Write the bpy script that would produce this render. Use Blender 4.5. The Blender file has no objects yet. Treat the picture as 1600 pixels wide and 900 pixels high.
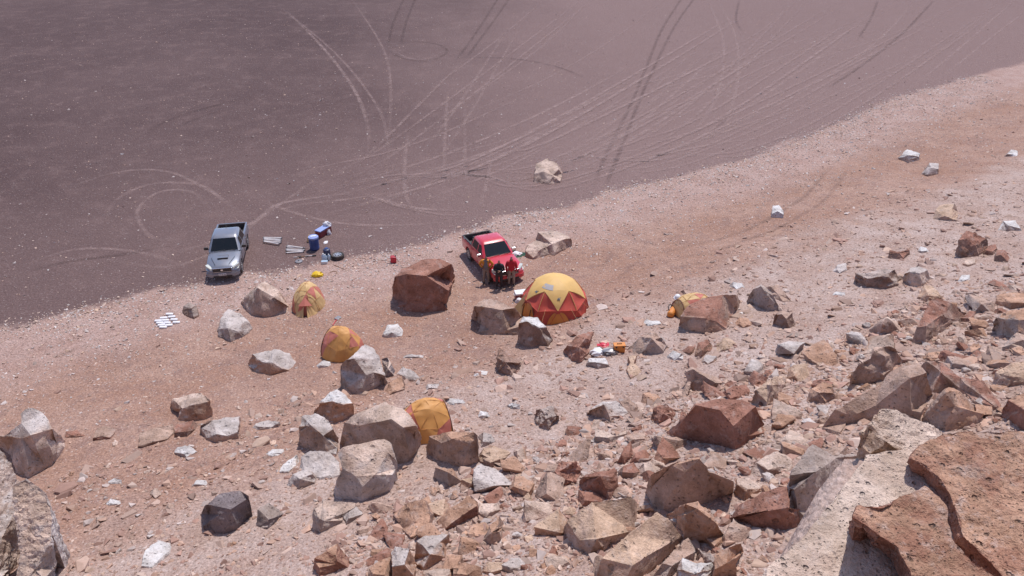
import bpy, bmesh, math, random
import numpy as np
from mathutils import Vector, Matrix, noise, geometry

random.seed(7)
rng = np.random.default_rng(7)
scene = bpy.context.scene
R = math.radians

# ---------------------------------------------------------------- camera
F, PITCH, H = 1200.0, R(31.0), 21.7           # focal length in photo pixels, tilt, height above the plain
cam_data = bpy.data.cameras.new('camera')
cam_data.sensor_width = 36.0
cam_data.lens = 36.0 * F / 1600.0
cam_data.clip_start = 0.1
cam_data.clip_end = 6000
cam = bpy.data.objects.new('camera', cam_data)
scene.collection.objects.link(cam)
cam.location = (0, 0, H)
cam.rotation_euler = (math.pi / 2 - PITCH, 0, 0)
scene.camera = cam

# ---------------------------------------------------------------- sky and sun
SUN_EL, SUN_AZ = R(66), R(22)                  # azimuth measured from +Y towards +X
world = bpy.data.worlds.new('World')
scene.world = world
world.use_nodes = True
wn = world.node_tree.nodes
wl = world.node_tree.links
sky = wn.new('ShaderNodeTexSky')
sky.sky_type = 'NISHITA'
sky.sun_disc = False
sky.sun_elevation = SUN_EL
sky.sun_rotation = SUN_AZ
sky.altitude = 3500
sky.air_density = 0.7
sky.dust_density = 9.0
sky.ozone_density = 0.3
bg = wn['Background']
bg.inputs['Strength'].default_value = 0.15
wl.new(sky.outputs['Color'], bg.inputs['Color'])
sd = bpy.data.lights.new('sun', 'SUN')
sd.energy = 2.1
sd.angle = R(0.6)
sd.color = (1.0, 0.965, 0.925)
sun = bpy.data.objects.new('sun', sd)
scene.collection.objects.link(sun)
sun.rotation_euler = Vector((-math.sin(SUN_AZ) * math.cos(SUN_EL), -math.cos(SUN_AZ) * math.cos(SUN_EL),
                             -math.sin(SUN_EL))).to_track_quat('-Z', 'Y').to_euler()
sun.location = (20, 40, 80)
vs = scene.view_settings
vs.view_transform = 'Standard'
vs.look = 'None'
vs.gamma = 1.0
vs.use_curve_mapping = False
vs.exposure = 0.90

# ---------------------------------------------------------------- helpers
C = scene.collection


def ray(px, py):
    r, u = (px - 800.0) / F, (450.0 - py) / F
    return (r, math.cos(PITCH) + u * math.sin(PITCH), -math.sin(PITCH) + u * math.cos(PITCH))


def at(px, py, z):
    d = ray(px, py)
    t = (z - H) / d[2]
    return Vector((d[0] * t, d[1] * t, z))


def link(o, parent=None):
    C.objects.link(o)
    if parent is not None:
        o.parent = parent
    return o


def tag(o, label=None, cat=None, group=None, kind=None):
    if label: o['label'] = label
    if cat: o['category'] = cat
    if group: o['group'] = group
    if kind: o['kind'] = kind
    return o


def thing(name, label, cat, loc=(0, 0, 0), rotz=0.0, group=None):
    o = bpy.data.objects.new(name, None)
    o.empty_display_size = 0.2
    link(o)
    o.location = loc
    o.rotation_euler = (0, 0, rotz)
    return tag(o, label, cat, group)


def obj(name, bm, mat, parent=None, smooth=None, loc=None):
    if isinstance(bm, bmesh.types.BMesh):
        bmesh.ops.recalc_face_normals(bm, faces=bm.faces)
        me = bpy.data.meshes.new(name)
        bm.to_mesh(me)
        bm.free()
    else:
        me = bm
    if mat is not None:
        me.materials.clear()
        me.materials.append(mat)
    o = bpy.data.objects.new(name, me)
    link(o, parent)
    if loc is not None:
        o.location = loc
    if smooth is not None:
        me.shade_smooth()
        me.set_sharp_from_angle(angle=R(smooth))
    return o


def bx(bm, c, s, rz=0.0, bevel=0.0, m=None):
    r = bmesh.ops.create_cube(bm, size=1.0)
    mat = Matrix.Translation(c) @ Matrix.Rotation(rz, 4, 'Z') @ (m or Matrix.Identity(4)) @ Matrix.Diagonal((s[0], s[1], s[2], 1))
    bmesh.ops.transform(bm, matrix=mat, verts=r['verts'])
    if bevel:
        es = list({e for v in r['verts'] for e in v.link_edges})
        bmesh.ops.bevel(bm, geom=es, offset=bevel, segments=2, affect='EDGES', profile=0.5)
    return bm


def cyl(bm, p0, p1, r0, r1=None, seg=12, caps=True):
    r1 = r0 if r1 is None else r1
    p0, p1 = Vector(p0), Vector(p1)
    q = (p1 - p0).to_track_quat('Z', 'Y').to_matrix()
    a, b = [], []
    for i in range(seg):
        t = 2 * math.pi * i / seg
        d = q @ Vector((math.cos(t), math.sin(t), 0))
        a.append(bm.verts.new(p0 + d * r0))
        b.append(bm.verts.new(p1 + d * r1))
    for i in range(seg):
        bm.faces.new((a[i], a[(i + 1) % seg], b[(i + 1) % seg], b[i]))
    if caps:
        bm.faces.new(a[::-1])
        bm.faces.new(b)
    return bm


def tube(bm, pts, r, seg=6):
    pts = [Vector(p) for p in pts]
    rings = []
    for i, p in enumerate(pts):
        d = (pts[min(i + 1, len(pts) - 1)] - pts[max(i - 1, 0)]).normalized()
        q = d.to_track_quat('Z', 'Y').to_matrix()
        rings.append([bm.verts.new(p + q @ Vector((math.cos(6.28318 * k / seg), math.sin(6.28318 * k / seg), 0)) * r) for k in range(seg)])
    for a, b in zip(rings, rings[1:]):
        for k in range(seg):
            bm.faces.new((a[k], a[(k + 1) % seg], b[(k + 1) % seg], b[k]))
    bm.faces.new(rings[0][::-1])
    bm.faces.new(rings[-1])
    return bm


def lathe(bm, prof, axis='Z', seg=24, origin=(0, 0, 0)):
    """closed profile of (radius, height) turned about an axis through the origin"""
    o = Vector(origin)
    rings = []
    for (r, h) in prof:
        ring = []
        for i in range(seg):
            t = 2 * math.pi * i / seg
            if axis == 'Z':
                v = Vector((r * math.cos(t), r * math.sin(t), h))
            else:
                v = Vector((r * math.cos(t), h, r * math.sin(t)))
            ring.append(bm.verts.new(o + v))
        rings.append(ring)
    for a, b in zip(rings, rings[1:]):
        for i in range(seg):
            bm.faces.new((a[i], a[(i + 1) % seg], b[(i + 1) % seg], b[i]))
    bm.faces.new(rings[0])
    bm.faces.new(rings[-1][::-1])
    return bm


def new_mat(name):
    m = bpy.data.materials.new(name)
    m.use_nodes = True
    return m, m.node_tree.nodes, m.node_tree.links, m.node_tree.nodes['Principled BSDF']


def simple(name, col, rough=0.6, metal=0.0, var=0.12, scale=6.0, coat=0.0, dust=0.0, bump=0.0):
    """procedural paint, cloth or metal: noise varied colour, optional dust film"""
    m, n, l, b = new_mat(name)
    b.inputs['Roughness'].default_value = rough
    b.inputs['Metallic'].default_value = metal
    b.inputs['Coat Weight'].default_value = coat
    tc = n.new('ShaderNodeTexCoord')
    no = n.new('ShaderNodeTexNoise')
    no.inputs['Scale'].default_value = scale
    no.inputs['Detail'].default_value = 4
    l.new(tc.outputs['Object'], no.inputs['Vector'])
    mx = n.new('ShaderNodeMix')
    mx.data_type = 'RGBA'
    mx.inputs['A'].default_value = tuple(c * (1 - var) for c in col) + (1,)
    mx.inputs['B'].default_value = tuple(min(1, c * (1 + var)) for c in col) + (1,)
    l.new(no.outputs['Fac'], mx.inputs['Factor'])
    out = mx.outputs['Result']
    if dust:
        n2 = n.new('ShaderNodeTexNoise')
        n2.inputs['Scale'].default_value = 2.5
        n2.inputs['Detail'].default_value = 6
        l.new(tc.outputs['Object'], n2.inputs['Vector'])
        mr = n.new('ShaderNodeMapRange')
        mr.inputs['From Min'].default_value = 0.35
        mr.inputs['From Max'].default_value = 0.75
        mr.inputs['To Max'].default_value = dust
        l.new(n2.outputs['Fac'], mr.inputs['Value'])
        m2 = n.new('ShaderNodeMix')
        m2.data_type = 'RGBA'
        m2.inputs['B'].default_value = (0.36, 0.24, 0.19, 1)
        l.new(out, m2.inputs['A'])
        l.new(mr.outputs['Result'], m2.inputs['Factor'])
        out = m2.outputs['Result']
    l.new(out, b.inputs['Base Color'])
    if bump:
        bp = n.new('ShaderNodeBump')
        bp.inputs['Strength'].default_value = bump
        bp.inputs['Distance'].default_value = 0.02
        l.new(no.outputs['Fac'], bp.inputs['Height'])
        l.new(bp.outputs['Normal'], b.inputs['Normal'])
    return m


# ---------------------------------------------------------------- terrain
EDGE_PX = [(0, 513), (60, 500), (130, 482), (200, 466), (260, 452), (320, 440), (390, 426), (430, 424), (470, 418), (520, 413),
           (560, 401), (610, 394), (650, 384), (700, 368), (724, 362), (770, 348), (800, 337), (875, 327), (950, 300),
           (1050, 280), (1150, 255), (1225, 225), (1300, 195), (1350, 175), (1400, 152), (1450, 140), (1525, 117), (1600, 98)]
EDGE = [at(x, y, 0.0).to_2d() for x, y in EDGE_PX]
_e0, _e1 = EDGE[0], EDGE[-1]
_d = (_e1 - _e0).normalized()
EDGE = [_e0 - _d * 400] + EDGE + [_e1 + _d * 900]
E_NP = np.array([tuple(p) for p in EDGE])
# straight line fitted to the foot of the slope drives the height
_mid = sum((Vector(p) for p in EDGE[1:-1]), Vector((0, 0))) / (len(EDGE) - 2)
_nrm = Vector((_d.y, -_d.x))                    # points from the plain towards the hill
S_CAM = (Vector((0, 0)) - _mid).dot(_nrm)
PROF_S = np.array([-2000, -1.0, 2.0, 7, 12, 18, 24, 29, 33, S_CAM, S_CAM + 20, 2000])
PROF_Z = np.array([0, 0, 0.06, 0.38, 1.0, 2.2, 3.9, 5.9, 8.0, 10.4, 19.0, 26])
SPUR = [(2.4, 5.2), (4.4, 7.7), (6.0, 8.1), (8.2, 8.4), (10.5, 6.0), (7.0, 2.0), (2.2, 2.6)]      # rock ledge below the viewpoint
SPUR_Z = 14.4
SPUR_ON = [True]


def smooth_profile():
    s = np.arange(-20, S_CAM + 30, 0.25)
    z = np.interp(s, PROF_S, PROF_Z)
    k = np.hanning(17)
    k /= k.sum()
    zz = np.convolve(np.pad(z, 8, mode='edge'), k, mode='valid')
    zz[s < -1.5] = 0
    return s, zz


PS, PZ = smooth_profile()
PZL = [float(v) for v in PZ]
PN = len(PZL)
_mx, _my, _nx, _ny = _mid.x, _mid.y, _nrm.x, _nrm.y


def hill_s(x, y):
    return (x - _mx) * _nx + (y - _my) * _ny


def spur_dist(x, y):
    ins, best = False, 1e9
    n = len(SPUR)
    for i in range(n):
        (x0, y0), (x1, y1) = SPUR[i], SPUR[(i + 1) % n]
        if (y0 > y) != (y1 > y) and x < (x1 - x0) * (y - y0) / (y1 - y0) + x0: ins = not ins
        dx, dy = x1 - x0, y1 - y0
        t = max(0.0, min(1.0, ((x - x0) * dx + (y - y0) * dy) / (dx * dx + dy * dy)))
        best = min(best, math.hypot(x - x0 - t * dx, y - y0 - t * dy))
    return -best if ins else best


def zt(x, y):
    s = hill_s(x, y)
    if s < -1.6: return 0.0
    q = (s + 20.0) * 4.0
    i = int(q)
    if i >= PN - 1: z = PZL[-1]
    else:
        z = PZL[i] + (PZL[i + 1] - PZL[i]) * (q - i)
    if s > 1.0:
        w = min(1.0, (s - 1.0) / 6.0)
        z += w * (0.22 * noise.noise((x * 0.16, y * 0.16, 3.0)) + 0.10 * noise.noise((x * 0.45, y * 0.45, 9.0)))
        if s > 10:
            z += min(1.0, (s - 10) / 8.0) * (0.13 * noise.noise((x * 1.1, y * 1.1, 1.0)))
        if SPUR_ON[0] and s > 24 and -3 < x < 16 and y < 14:
            d = spur_dist(x, y)
            if d < 2: z = max(z, SPUR_Z - max(0.0, d) * 7.0)
        if y < 2.6 and x < 40:                       # the cliff the picture is taken from
            q = min(1.0, (2.6 - y) / 2.0)
            z = max(z, z + (20.0 - z) * q * q * (3 - 2 * q))
    return z


def hit(px, py):
    d = ray(px, py)
    t0 = t = max(3.0, (20.5 - H) / d[2]) if d[2] < 0 else 3.0
    while t < 400:
        x, y, z = d[0] * t, d[1] * t, H + d[2] * t
        if z < zt(x, y):
            a, b = t0, t
            for _ in range(14):
                m = (a + b) / 2
                if H + d[2] * m < zt(d[0] * m, d[1] * m): b = m
                else: a = m
            x, y = d[0] * b, d[1] * b
            return Vector((x, y, zt(x, y)))
        t0, t = t, t + 0.4
    return at(px, py, 0.0)


def px_per_m(p):
    return F / (p.y * math.cos(PITCH) - (p.z - H) * math.sin(PITCH))


def dep(p):
    return math.atan2(H - p.z, math.hypot(p.x, p.y))


def seg_dist(X, Y):
    """signed distance to the plain's edge, positive on the hill side"""
    best = np.full(X.shape, 1e9)
    for (ax, ay), (bx_, by_) in zip(E_NP[:-1], E_NP[1:]):
        dx, dy = bx_ - ax, by_ - ay
        t = np.clip(((X - ax) * dx + (Y - ay) * dy) / (dx * dx + dy * dy), 0, 1)
        qx, qy = X - (ax + t * dx), Y - (ay + t * dy)
        d = np.sqrt(qx * qx + qy * qy)
        sg = np.sign(qx * dy - qy * dx)
        best = np.where(d < np.abs(best), d * sg, best)
    return best


def axis(dense0, dense1, step, far0, far1):
    a = list(np.arange(dense0, dense1, step))
    s, v = step, dense1
    while v < far1:
        a.append(v); s *= 1.35; v += s
    a.append(far1)
    s, v = step, dense0 - step
    lo = []
    while v > far0:
        lo.append(v); s *= 1.35; v -= s
    lo.append(far0)
    return np.array(lo[::-1] + a)


GX = axis(-34, 46, 0.26, -2500, 2500)
GY = axis(3, 62, 0.26, -300, 4000)
NX, NY = len(GX), len(GY)
XX, YY = np.meshgrid(GX, GY)
ZZ = np.array([zt(x, y) for x, y in zip(XX.ravel(), YY.ravel())])
co = np.column_stack([XX.ravel(), YY.ravel(), ZZ])
idx = np.arange(NX * NY).reshape(NY, NX)
quads = np.stack([idx[:-1, :-1], idx[:-1, 1:], idx[1:, 1:], idx[1:, :-1]], -1).reshape(-1, 4)
gme = bpy.data.meshes.new('ground')
gme.vertices.add(len(co)); gme.vertices.foreach_set('co', co.astype(np.float32).ravel())
gme.loops.add(quads.size); gme.loops.foreach_set('vertex_index', quads.astype(np.int32).ravel())
gme.polygons.add(len(quads)); gme.polygons.foreach_set('loop_start', (np.arange(len(quads)) * 4).astype(np.int32))
gme.update(); gme.validate()
gme.shade_smooth()
edge_d = seg_dist(XX.ravel(), YY.ravel())
at_ = gme.attributes.new('edge', 'FLOAT', 'POINT')
at_.data.foreach_set('value', np.clip(edge_d, -200, 60).astype(np.float32))


def scree_weight(x, y):
    """how much pale powder and broken rock lies here: the upper slope, more to the right"""
    s = hill_s(x, y)
    w = (s - 12.5) / 8.0 + 0.022 * max(-20.0, min(8.0, x + 3))
    return max(0.0, min(1.0, w))


sw = np.array([scree_weight(x, y) for x, y in zip(XX.ravel(), YY.ravel())])
at_ = gme.attributes.new('scree', 'FLOAT', 'POINT')
at_.data.foreach_set('value', sw.astype(np.float32))


class NT:
    """small node-tree builder"""
    def __init__(self, m):
        self.n, self.l = m.node_tree.nodes, m.node_tree.links

    def val(self, sock, v):
        if hasattr(v, 'links') or isinstance(v, bpy.types.NodeSocket): self.l.new(v, sock)
        else: sock.default_value = v

    def noise(self, vec, scale, detail=4, rough=0.55, out='Fac'):
        x = self.n.new('ShaderNodeTexNoise')
        x.inputs['Scale'].default_value = scale
        x.inputs['Detail'].default_value = detail
        x.inputs['Roughness'].default_value = rough
        self.l.new(vec, x.inputs['Vector'])
        return x.outputs[out]

    def voro(self, vec, scale, out='Color', rnd=1.0, feature='F1'):
        x = self.n.new('ShaderNodeTexVoronoi')
        x.feature = feature
        x.inputs['Scale'].default_value = scale
        x.inputs['Randomness'].default_value = rnd
        self.l.new(vec, x.inputs['Vector'])
        return x.outputs if out is None else x.outputs[out]

    def math(self, op, a, b=0.0, clamp=False):
        x = self.n.new('ShaderNodeMath')
        x.operation = op
        x.use_clamp = clamp
        self.val(x.inputs[0], a)
        self.val(x.inputs[1], b)
        return x.outputs[0]

    def ramp(self, v, a, b, lo=0.0, hi=1.0):
        x = self.n.new('ShaderNodeMapRange')
        x.interpolation_type = 'SMOOTHSTEP'
        self.l.new(v, x.inputs['Value'])
        x.inputs['From Min'].default_value = a
        x.inputs['From Max'].default_value = b
        x.inputs['To Min'].default_value = lo
        x.inputs['To Max'].default_value = hi
        return x.outputs['Result']

    def mix(self, f, a, b, mode='MIX'):
        x = self.n.new('ShaderNodeMix')
        x.data_type = 'RGBA'
        x.blend_type = mode
        self.val(x.inputs['Factor'], f)
        for s, v in (('A', a), ('B', b)):
            if isinstance(v, tuple): x.inputs[s].default_value = v + (1,) if len(v) == 3 else v
            else: self.l.new(v, x.inputs[s])
        return x.outputs['Result']

    def sep(self, c):
        x = self.n.new('ShaderNodeSeparateColor')
        self.l.new(c, x.inputs[0])
        return x.outputs

    def attr(self, name, out='Fac'):
        x = self.n.new('ShaderNodeAttribute')
        x.attribute_name = name
        return x.outputs[out]

    def bump(self, h, strength, dist, normal=None):
        x = self.n.new('ShaderNodeBump')
        x.inputs['Strength'].default_value = strength
        x.inputs['Distance'].default_value = dist
        self.l.new(h, x.inputs['Height'])
        if normal is not None: self.l.new(normal, x.inputs['Normal'])
        return x.outputs['Normal']


def ground_material():
    m, n, l, b = new_mat('desert_ground')
    t = NT(m)
    b.inputs['Roughness'].default_value = 0.95
    b.inputs['Specular IOR Level'].default_value = 0.15
    geo = n.new('ShaderNodeNewGeometry')
    P = geo.outputs['Position']
    edge, scree = t.attr('edge'), t.attr('scree')
    e = t.math('ADD', edge, t.math('MULTIPLY', t.math('SUBTRACT', t.noise(P, 0.35, 3), 0.5), 2.2))
    e = t.math('ADD', e, t.math('MULTIPLY', t.math('SUBTRACT', t.noise(P, 3.0, 4, 0.7), 0.5), 1.3))
    # volcanic gravel plain
    big = t.noise(P, 0.045, 3)
    plain = t.mix(t.ramp(big, 0.35, 0.68), PLAIN_A, PLAIN_B)
    plain = t.mix(t.ramp(t.noise(P, 0.5, 5, 0.7), 0.46, 0.74, 0, 0.34), plain, PLAIN_PALE)
    # dusty, churned strip towards the hill
    plain = t.mix(t.ramp(edge, -24, -1, 0, 0.34), plain, PLAIN_PALE)
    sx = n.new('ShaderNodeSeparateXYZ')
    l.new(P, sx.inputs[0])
    plain_x = t.math('ADD', sx.outputs[0], t.math('MULTIPLY', t.noise(P, 0.05, 3), 30.0))
    plain = t.mix(t.ramp(plain_x, -12, 30, 0, 0.82), plain, PLAIN_PALE)  # whole plain blends to the paler tone towards +X
    # slope: pebbly strip, ochre strip, pale upper ground
    band = t.mix(t.ramp(t.noise(P, 0.6, 4, 0.6), 0.3, 0.7), BAND_A, BAND_B)
    ochre = t.mix(t.ramp(t.noise(P, 0.28, 5, 0.6), 0.35, 0.68), OCHRE_A, OCHRE_B)
    ochre = t.mix(t.ramp(t.noise(P, 1.7, 5, 0.7), 0.46, 0.66, 0, 0.8), ochre, OCHRE_C)
    ochre = t.mix(t.ramp(t.noise(P, 0.22, 4, 0.7), 0.52, 0.70, 0, 0.5), ochre, (0.235, 0.148, 0.128))
    slope = t.mix(t.ramp(e, 3.0, 7.5), band, ochre)
    powder = t.mix(t.ramp(t.noise(P, 0.5, 5, 0.65), 0.36, 0.66), POWDER_A, POWDER_B)
    sc = t.math('ADD', scree, t.math('MULTIPLY', t.math('SUBTRACT', t.noise(P, 0.33, 4, 0.6), 0.5), 1.1))
    slope = t.mix(t.ramp(sc, 0.25, 0.8), slope, powder)
    col = t.mix(t.ramp(e, -0.35, 0.45), plain, slope)
    onslope = t.ramp(e, -0.6, 0.4)
    # stones too small to build: colour of each little cell
    for scale, lo, k in ((8.0, 0.78, 0.55), (18.0, 0.62, 0.42)):
        vo = t.voro(P, scale, None)
        v = t.sep(vo['Color'])
        d = vo['Distance']
        disc = t.ramp(d, 0.30, 0.42, 1, 0)
        pale = t.math('MULTIPLY', t.ramp(v[0], lo, lo + 0.05, 0, k), disc)
        amt = t.math('MULTIPLY', pale, t.ramp(onslope, 0.0, 1.0, 0.28, 0.60))
        col = t.mix(amt, col, t.mix(v[2], (0.52, 0.40, 0.36), (0.62, 0.55, 0.53)))
        dark = t.math('MULTIPLY', t.ramp(v[1], 0.80, 0.86, 0, 0.45), disc)
        col = t.mix(dark, col, t.mix(v[2], (0.10, 0.062, 0.055), (0.20, 0.115, 0.09)))
    fine = t.noise(P, 12.0, 4, 0.85)
    col = t.mix(1.0, col, t.mix(t.ramp(fine, 0.25, 0.75), (0.58, 0.565, 0.555), (1.34, 1.34, 1.34)), 'MULTIPLY')
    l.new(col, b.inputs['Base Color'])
    h = t.math('ADD', t.noise(P, 2.6, 5, 0.75), t.math('MULTIPLY', t.voro(P, 9.0, 'Distance'), -0.35))
    nrm = t.bump(h, 0.65, 0.14)
    l.new(nrm, b.inputs['Normal'])
    return m


PLAIN_A, PLAIN_B, PLAIN_PALE = (0.088, 0.053, 0.052), (0.118, 0.074, 0.071), (0.240, 0.158, 0.145)
BAND_A, BAND_B = (0.35, 0.220, 0.182), (0.42, 0.290, 0.252)
OCHRE_A, OCHRE_B, OCHRE_C = (0.320, 0.182, 0.132), (0.38, 0.238, 0.185), (0.265, 0.160, 0.130)
POWDER_A, POWDER_B = (0.37, 0.252, 0.208), (0.44, 0.330, 0.290)
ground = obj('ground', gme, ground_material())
tag(ground, 'wide dark gravel plain rising into a pale stony hillside', 'ground', kind='structure')

# ---------------------------------------------------------------- wheel tracks on the ground
def track_material(name, col, strength):
    m, n, l, b = new_mat(name)
    t = NT(m)
    P = n.new('ShaderNodeNewGeometry').outputs['Position']
    b.inputs['Roughness'].default_value = 0.95
    b.inputs['Specular IOR Level'].default_value = 0.1
    c = t.mix(t.noise(P, 9.0, 5, 0.75), tuple(v * 0.75 for v in col), tuple(v * 1.25 for v in col))
    l.new(c, b.inputs['Base Color'])
    f = t.math('MULTIPLY', t.attr('fade'), t.ramp(t.noise(P, 1.1, 6, 0.75), 0.34, 0.64, 0.15, 1.0))
    f = t.math('MULTIPLY', f, t.ramp(t.noise(P, 11.0, 3, 0.7), 0.35, 0.62, 0.25, 1.0))
    f = t.math('MULTIPLY', f, strength, clamp=True)
    tr = n.new('ShaderNodeBsdfTransparent')
    mx = n.new('ShaderNodeMixShader')
    l.new(f, mx.inputs[0]); l.new(tr.outputs[0], mx.inputs[1]); l.new(b.outputs[0], mx.inputs[2])
    l.new(mx.outputs[0], n['Material Output'].inputs['Surface'])
    return m


TRACK = {'L': track_material('track_dust_pale', (0.40, 0.280, 0.258), 0.80),
         'F': track_material('track_dust_faint', (0.39, 0.272, 0.250), 0.62),
         'K': track_material('track_dark', (0.092, 0.060, 0.056), 0.42),
         'S': track_material('track_on_slope', (0.25, 0.16, 0.13), 0.5)}


def parse(s):
    return [tuple(float(v) for v in p.split(',')) for p in s.split()]


def catmull(pts, step):
    P = [pts[0] * 2 - pts[1]] + pts + [pts[-1] * 2 - pts[-2]]
    out = []
    for i in range(1, len(P) - 2):
        n = max(2, int((P[i + 1] - P[i]).length / step))
        for k in range(n):
            t = k / n
            a, b, c, d = P[i - 1], P[i], P[i + 1], P[i + 2]
            out.append(0.5 * ((2 * b) + (c - a) * t + (2 * a - 5 * b + 4 * c - d) * t * t + (3 * b - a - 3 * c + d) * t ** 3))
    out.append(pts[-1])
    return out


def track(kind, pix, width=0.30, lift=0.008):
    pts = [at(x, y, 0.0).to_2d() for x, y in parse(pix)] if kind != 'S' else [hit(x, y).to_2d() for x, y in parse(pix)]
    line = catmull(pts, 0.5)
    verts, fade, faces = [], [], []
    N = len(line)
    for i, p in enumerate(line):
        d = (line[min(i + 1, N - 1)] - line[max(i - 1, 0)]).normalized()
        nn = Vector((-d.y, d.x))
        end = min(1.0, min(i, N - 1 - i) / (6.0 if kind == 'K' else max(6.0, 0.28 * N)))
        wob = 1 + 0.25 * noise.noise((p.x * 0.7, p.y * 0.7, 2.0))
        for k, (o, f) in enumerate(((-0.9, 0), (-0.35, 1), (0.35, 1), (0.9, 0))):
            q = p + nn * (o * width * wob)
            verts.append((q.x, q.y, zt(q.x, q.y) + lift))
            fade.append(f * end)
        if i:
            for k in range(3):
                a = 4 * (i - 1) + k
                faces.append((a, a + 1, a + 5, a + 4))
    me = bpy.data.meshes.new('tyre_track')
    me.from_pydata(verts, [], faces)
    at_ = me.attributes.new('fade', 'FLOAT', 'POINT')
    at_.data.foreach_set('value', fade)
    o = obj('tyre_track', me, TRACK[kind])
    o['kind'] = 'structure'
    return o


TRACKS = [
    ('L', '1100,-10 1125,45 1131,90 1120,150 1080,210 1025,247 962,292'), ('L', '1116,-10 1145,45 1154,95 1145,160 1110,212 1050,256 1000,282'),
    ('K', '1070,-10 1035,45 1010,105 985,165 950,235 927,292'), ('K', '1090,-10 1055,40 1020,110 1000,155 975,220 945,294'),
    ('L', '1600,-12 1540,40 1470,100 1390,162'), ('L', '1620,5 1560,50 1500,98 1445,142'), ('F', '1575,-10 1480,70 1400,130 1330,178'),
    ('L', '1440,-10 1370,65 1250,145 1100,218 985,284'), ('F', '1462,-10 1400,60 1285,145 1175,222 1060,272'), ('K', '1460,0 1410,52 1350,100 1290,140'),
    ('F', '1390,22 1250,65 1150,95 950,148 800,216 600,262 450,302'), ('F', '1400,40 1200,95 1050,135 900,190 780,236 620,292'),
    ('L', '1000,95 900,150 800,198 700,240 590,275 470,308'), ('L', '1010,112 900,172 800,222 690,262 560,298'), ('F', '960,150 850,205 760,246 640,300 560,330'),
    ('L', '880,190 800,236 700,280 600,310 500,338'), ('F', '900,205 800,258 720,292 640,322'), ('F', '820,150 700,205 600,240 500,262 420,290'),
    ('F', '1250,80 1140,130 1000,190 880,245 760,300'), ('F', '1210,215 1120,225 1000,250 900,282 820,318'), ('F', '1300,150 1180,190 1080,225 980,262 900,300'),
    ('L', '445,15 500,70 550,135 575,200 572,255'), ('F', '430,5 520,80 585,160 606,225 600,290'), ('F', '700,130 695,225 692,322'), ('F', '726,160 727,250 736,334'),
    ('F', '640,200 632,260 640,320 690,350'), ('F', '770,230 760,290 745,335'), ('F', '560,300 620,322 690,336 740,336'), ('L', '570,305 650,326 720,330'),
    ('K', '222,214 260,190 320,170 385,153'), ('K', '268,202 325,180 368,170'), ('K', '635,-10 615,35 606,72'), ('K', '652,-10 635,35 626,72'),
    ('K', '606,76 625,90 665,96 697,84 690,72 655,66 618,70'), ('F', '612,78 640,92 672,92 690,82'), ('K', '800,-8 770,35 728,92'), ('K', '782,-8 745,50 712,96'),
    ('F', '728,92 660,160 600,220 540,275'), ('K', '700,90 800,92 870,105 920,125'), ('K', '1155,0 1150,30 1160,52'), ('K', '1372,0 1360,30 1340,62'),
    ('F', '165,345 182,312 240,287 320,292 362,332'), ('F', '150,402 258,417 345,388 420,332 520,262'), ('F', '330,330 300,300 250,300 215,330 240,372 310,372'),
    ('L', '258,398 330,378 400,345 440,318 560,300'), ('F', '90,300 180,270 260,268 330,300 390,345'), ('F', '400,345 460,322 540,312 620,300'),
    ('F', '20,420 120,390 220,395 300,420'), ('K', '0,440 90,412 190,398 280,382'), ('F', '380,300 450,330 540,350 640,352 720,345'),
    ('F', '1050,-8 960,60 860,120 760,165 650,215'), ('F', '860,-8 780,60 700,120 640,170'), ('F', '1530,-8 1430,40 1300,85 1180,118 1060,158'),
    ('F', '1250,-8 1200,40 1140,75 1040,110'), ('F', '545,-8 600,80 610,180 600,240'), ('F', '930,-8 850,70 740,150 650,225'),
    ('S', '1335,255 1290,310 1225,352 1130,388 1010,420'), ('S', '1308,250 1262,302 1195,345 1105,378 1000,404'), ('S', '1150,399 1090,412 1026,424'),
    ('S', '1010,400 975,425 960,445'), ('S', '985,380 950,405 935,430'), ('S', '0,590 60,570 120,545 180,525'), ('S', '0,560 70,545 150,520'),
]
tr_rnd = random.Random(5)
for _ in range(17):                                  # the web of older, fainter passes between the camp and the far plain
    x0, y0 = tr_rnd.uniform(400, 900), 0
    y0 = 352 - 0.13 * (x0 - 400) - tr_rnd.uniform(0, 55)
    x2 = tr_rnd.choice((tr_rnd.uniform(700, 1600), tr_rnd.uniform(1000, 1650)))
    y2 = tr_rnd.uniform(-10, 60)
    bow = tr_rnd.uniform(-60, 60)
    mx_, my_ = (x0 + x2) / 2 + bow, (y0 + y2) / 2 + 0.10 * abs(x2 - x0) + tr_rnd.uniform(-25, 25)
    for off in (0.0, 1.0):
        TRACKS.append((tr_rnd.choice('FFL'), '%.1f,%.1f %.1f,%.1f %.1f,%.1f %.1f,%.1f' % (
            x0 + 34 * off, y0, 0.55 * x0 + 0.45 * mx_ + 30 * off, 0.55 * y0 + 0.45 * my_ + 3 * off, mx_ + 24 * off, my_ + 4 * off, x2 + 16 * off, y2)))
for k, (kind, pix) in enumerate(TRACKS):
    track(kind, pix, 0.21 if kind in 'FS' else 0.25, 0.006 + 0.0015 * (k % 40) if kind != 'S' else 0.03 + 0.002 * (k % 8))

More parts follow.
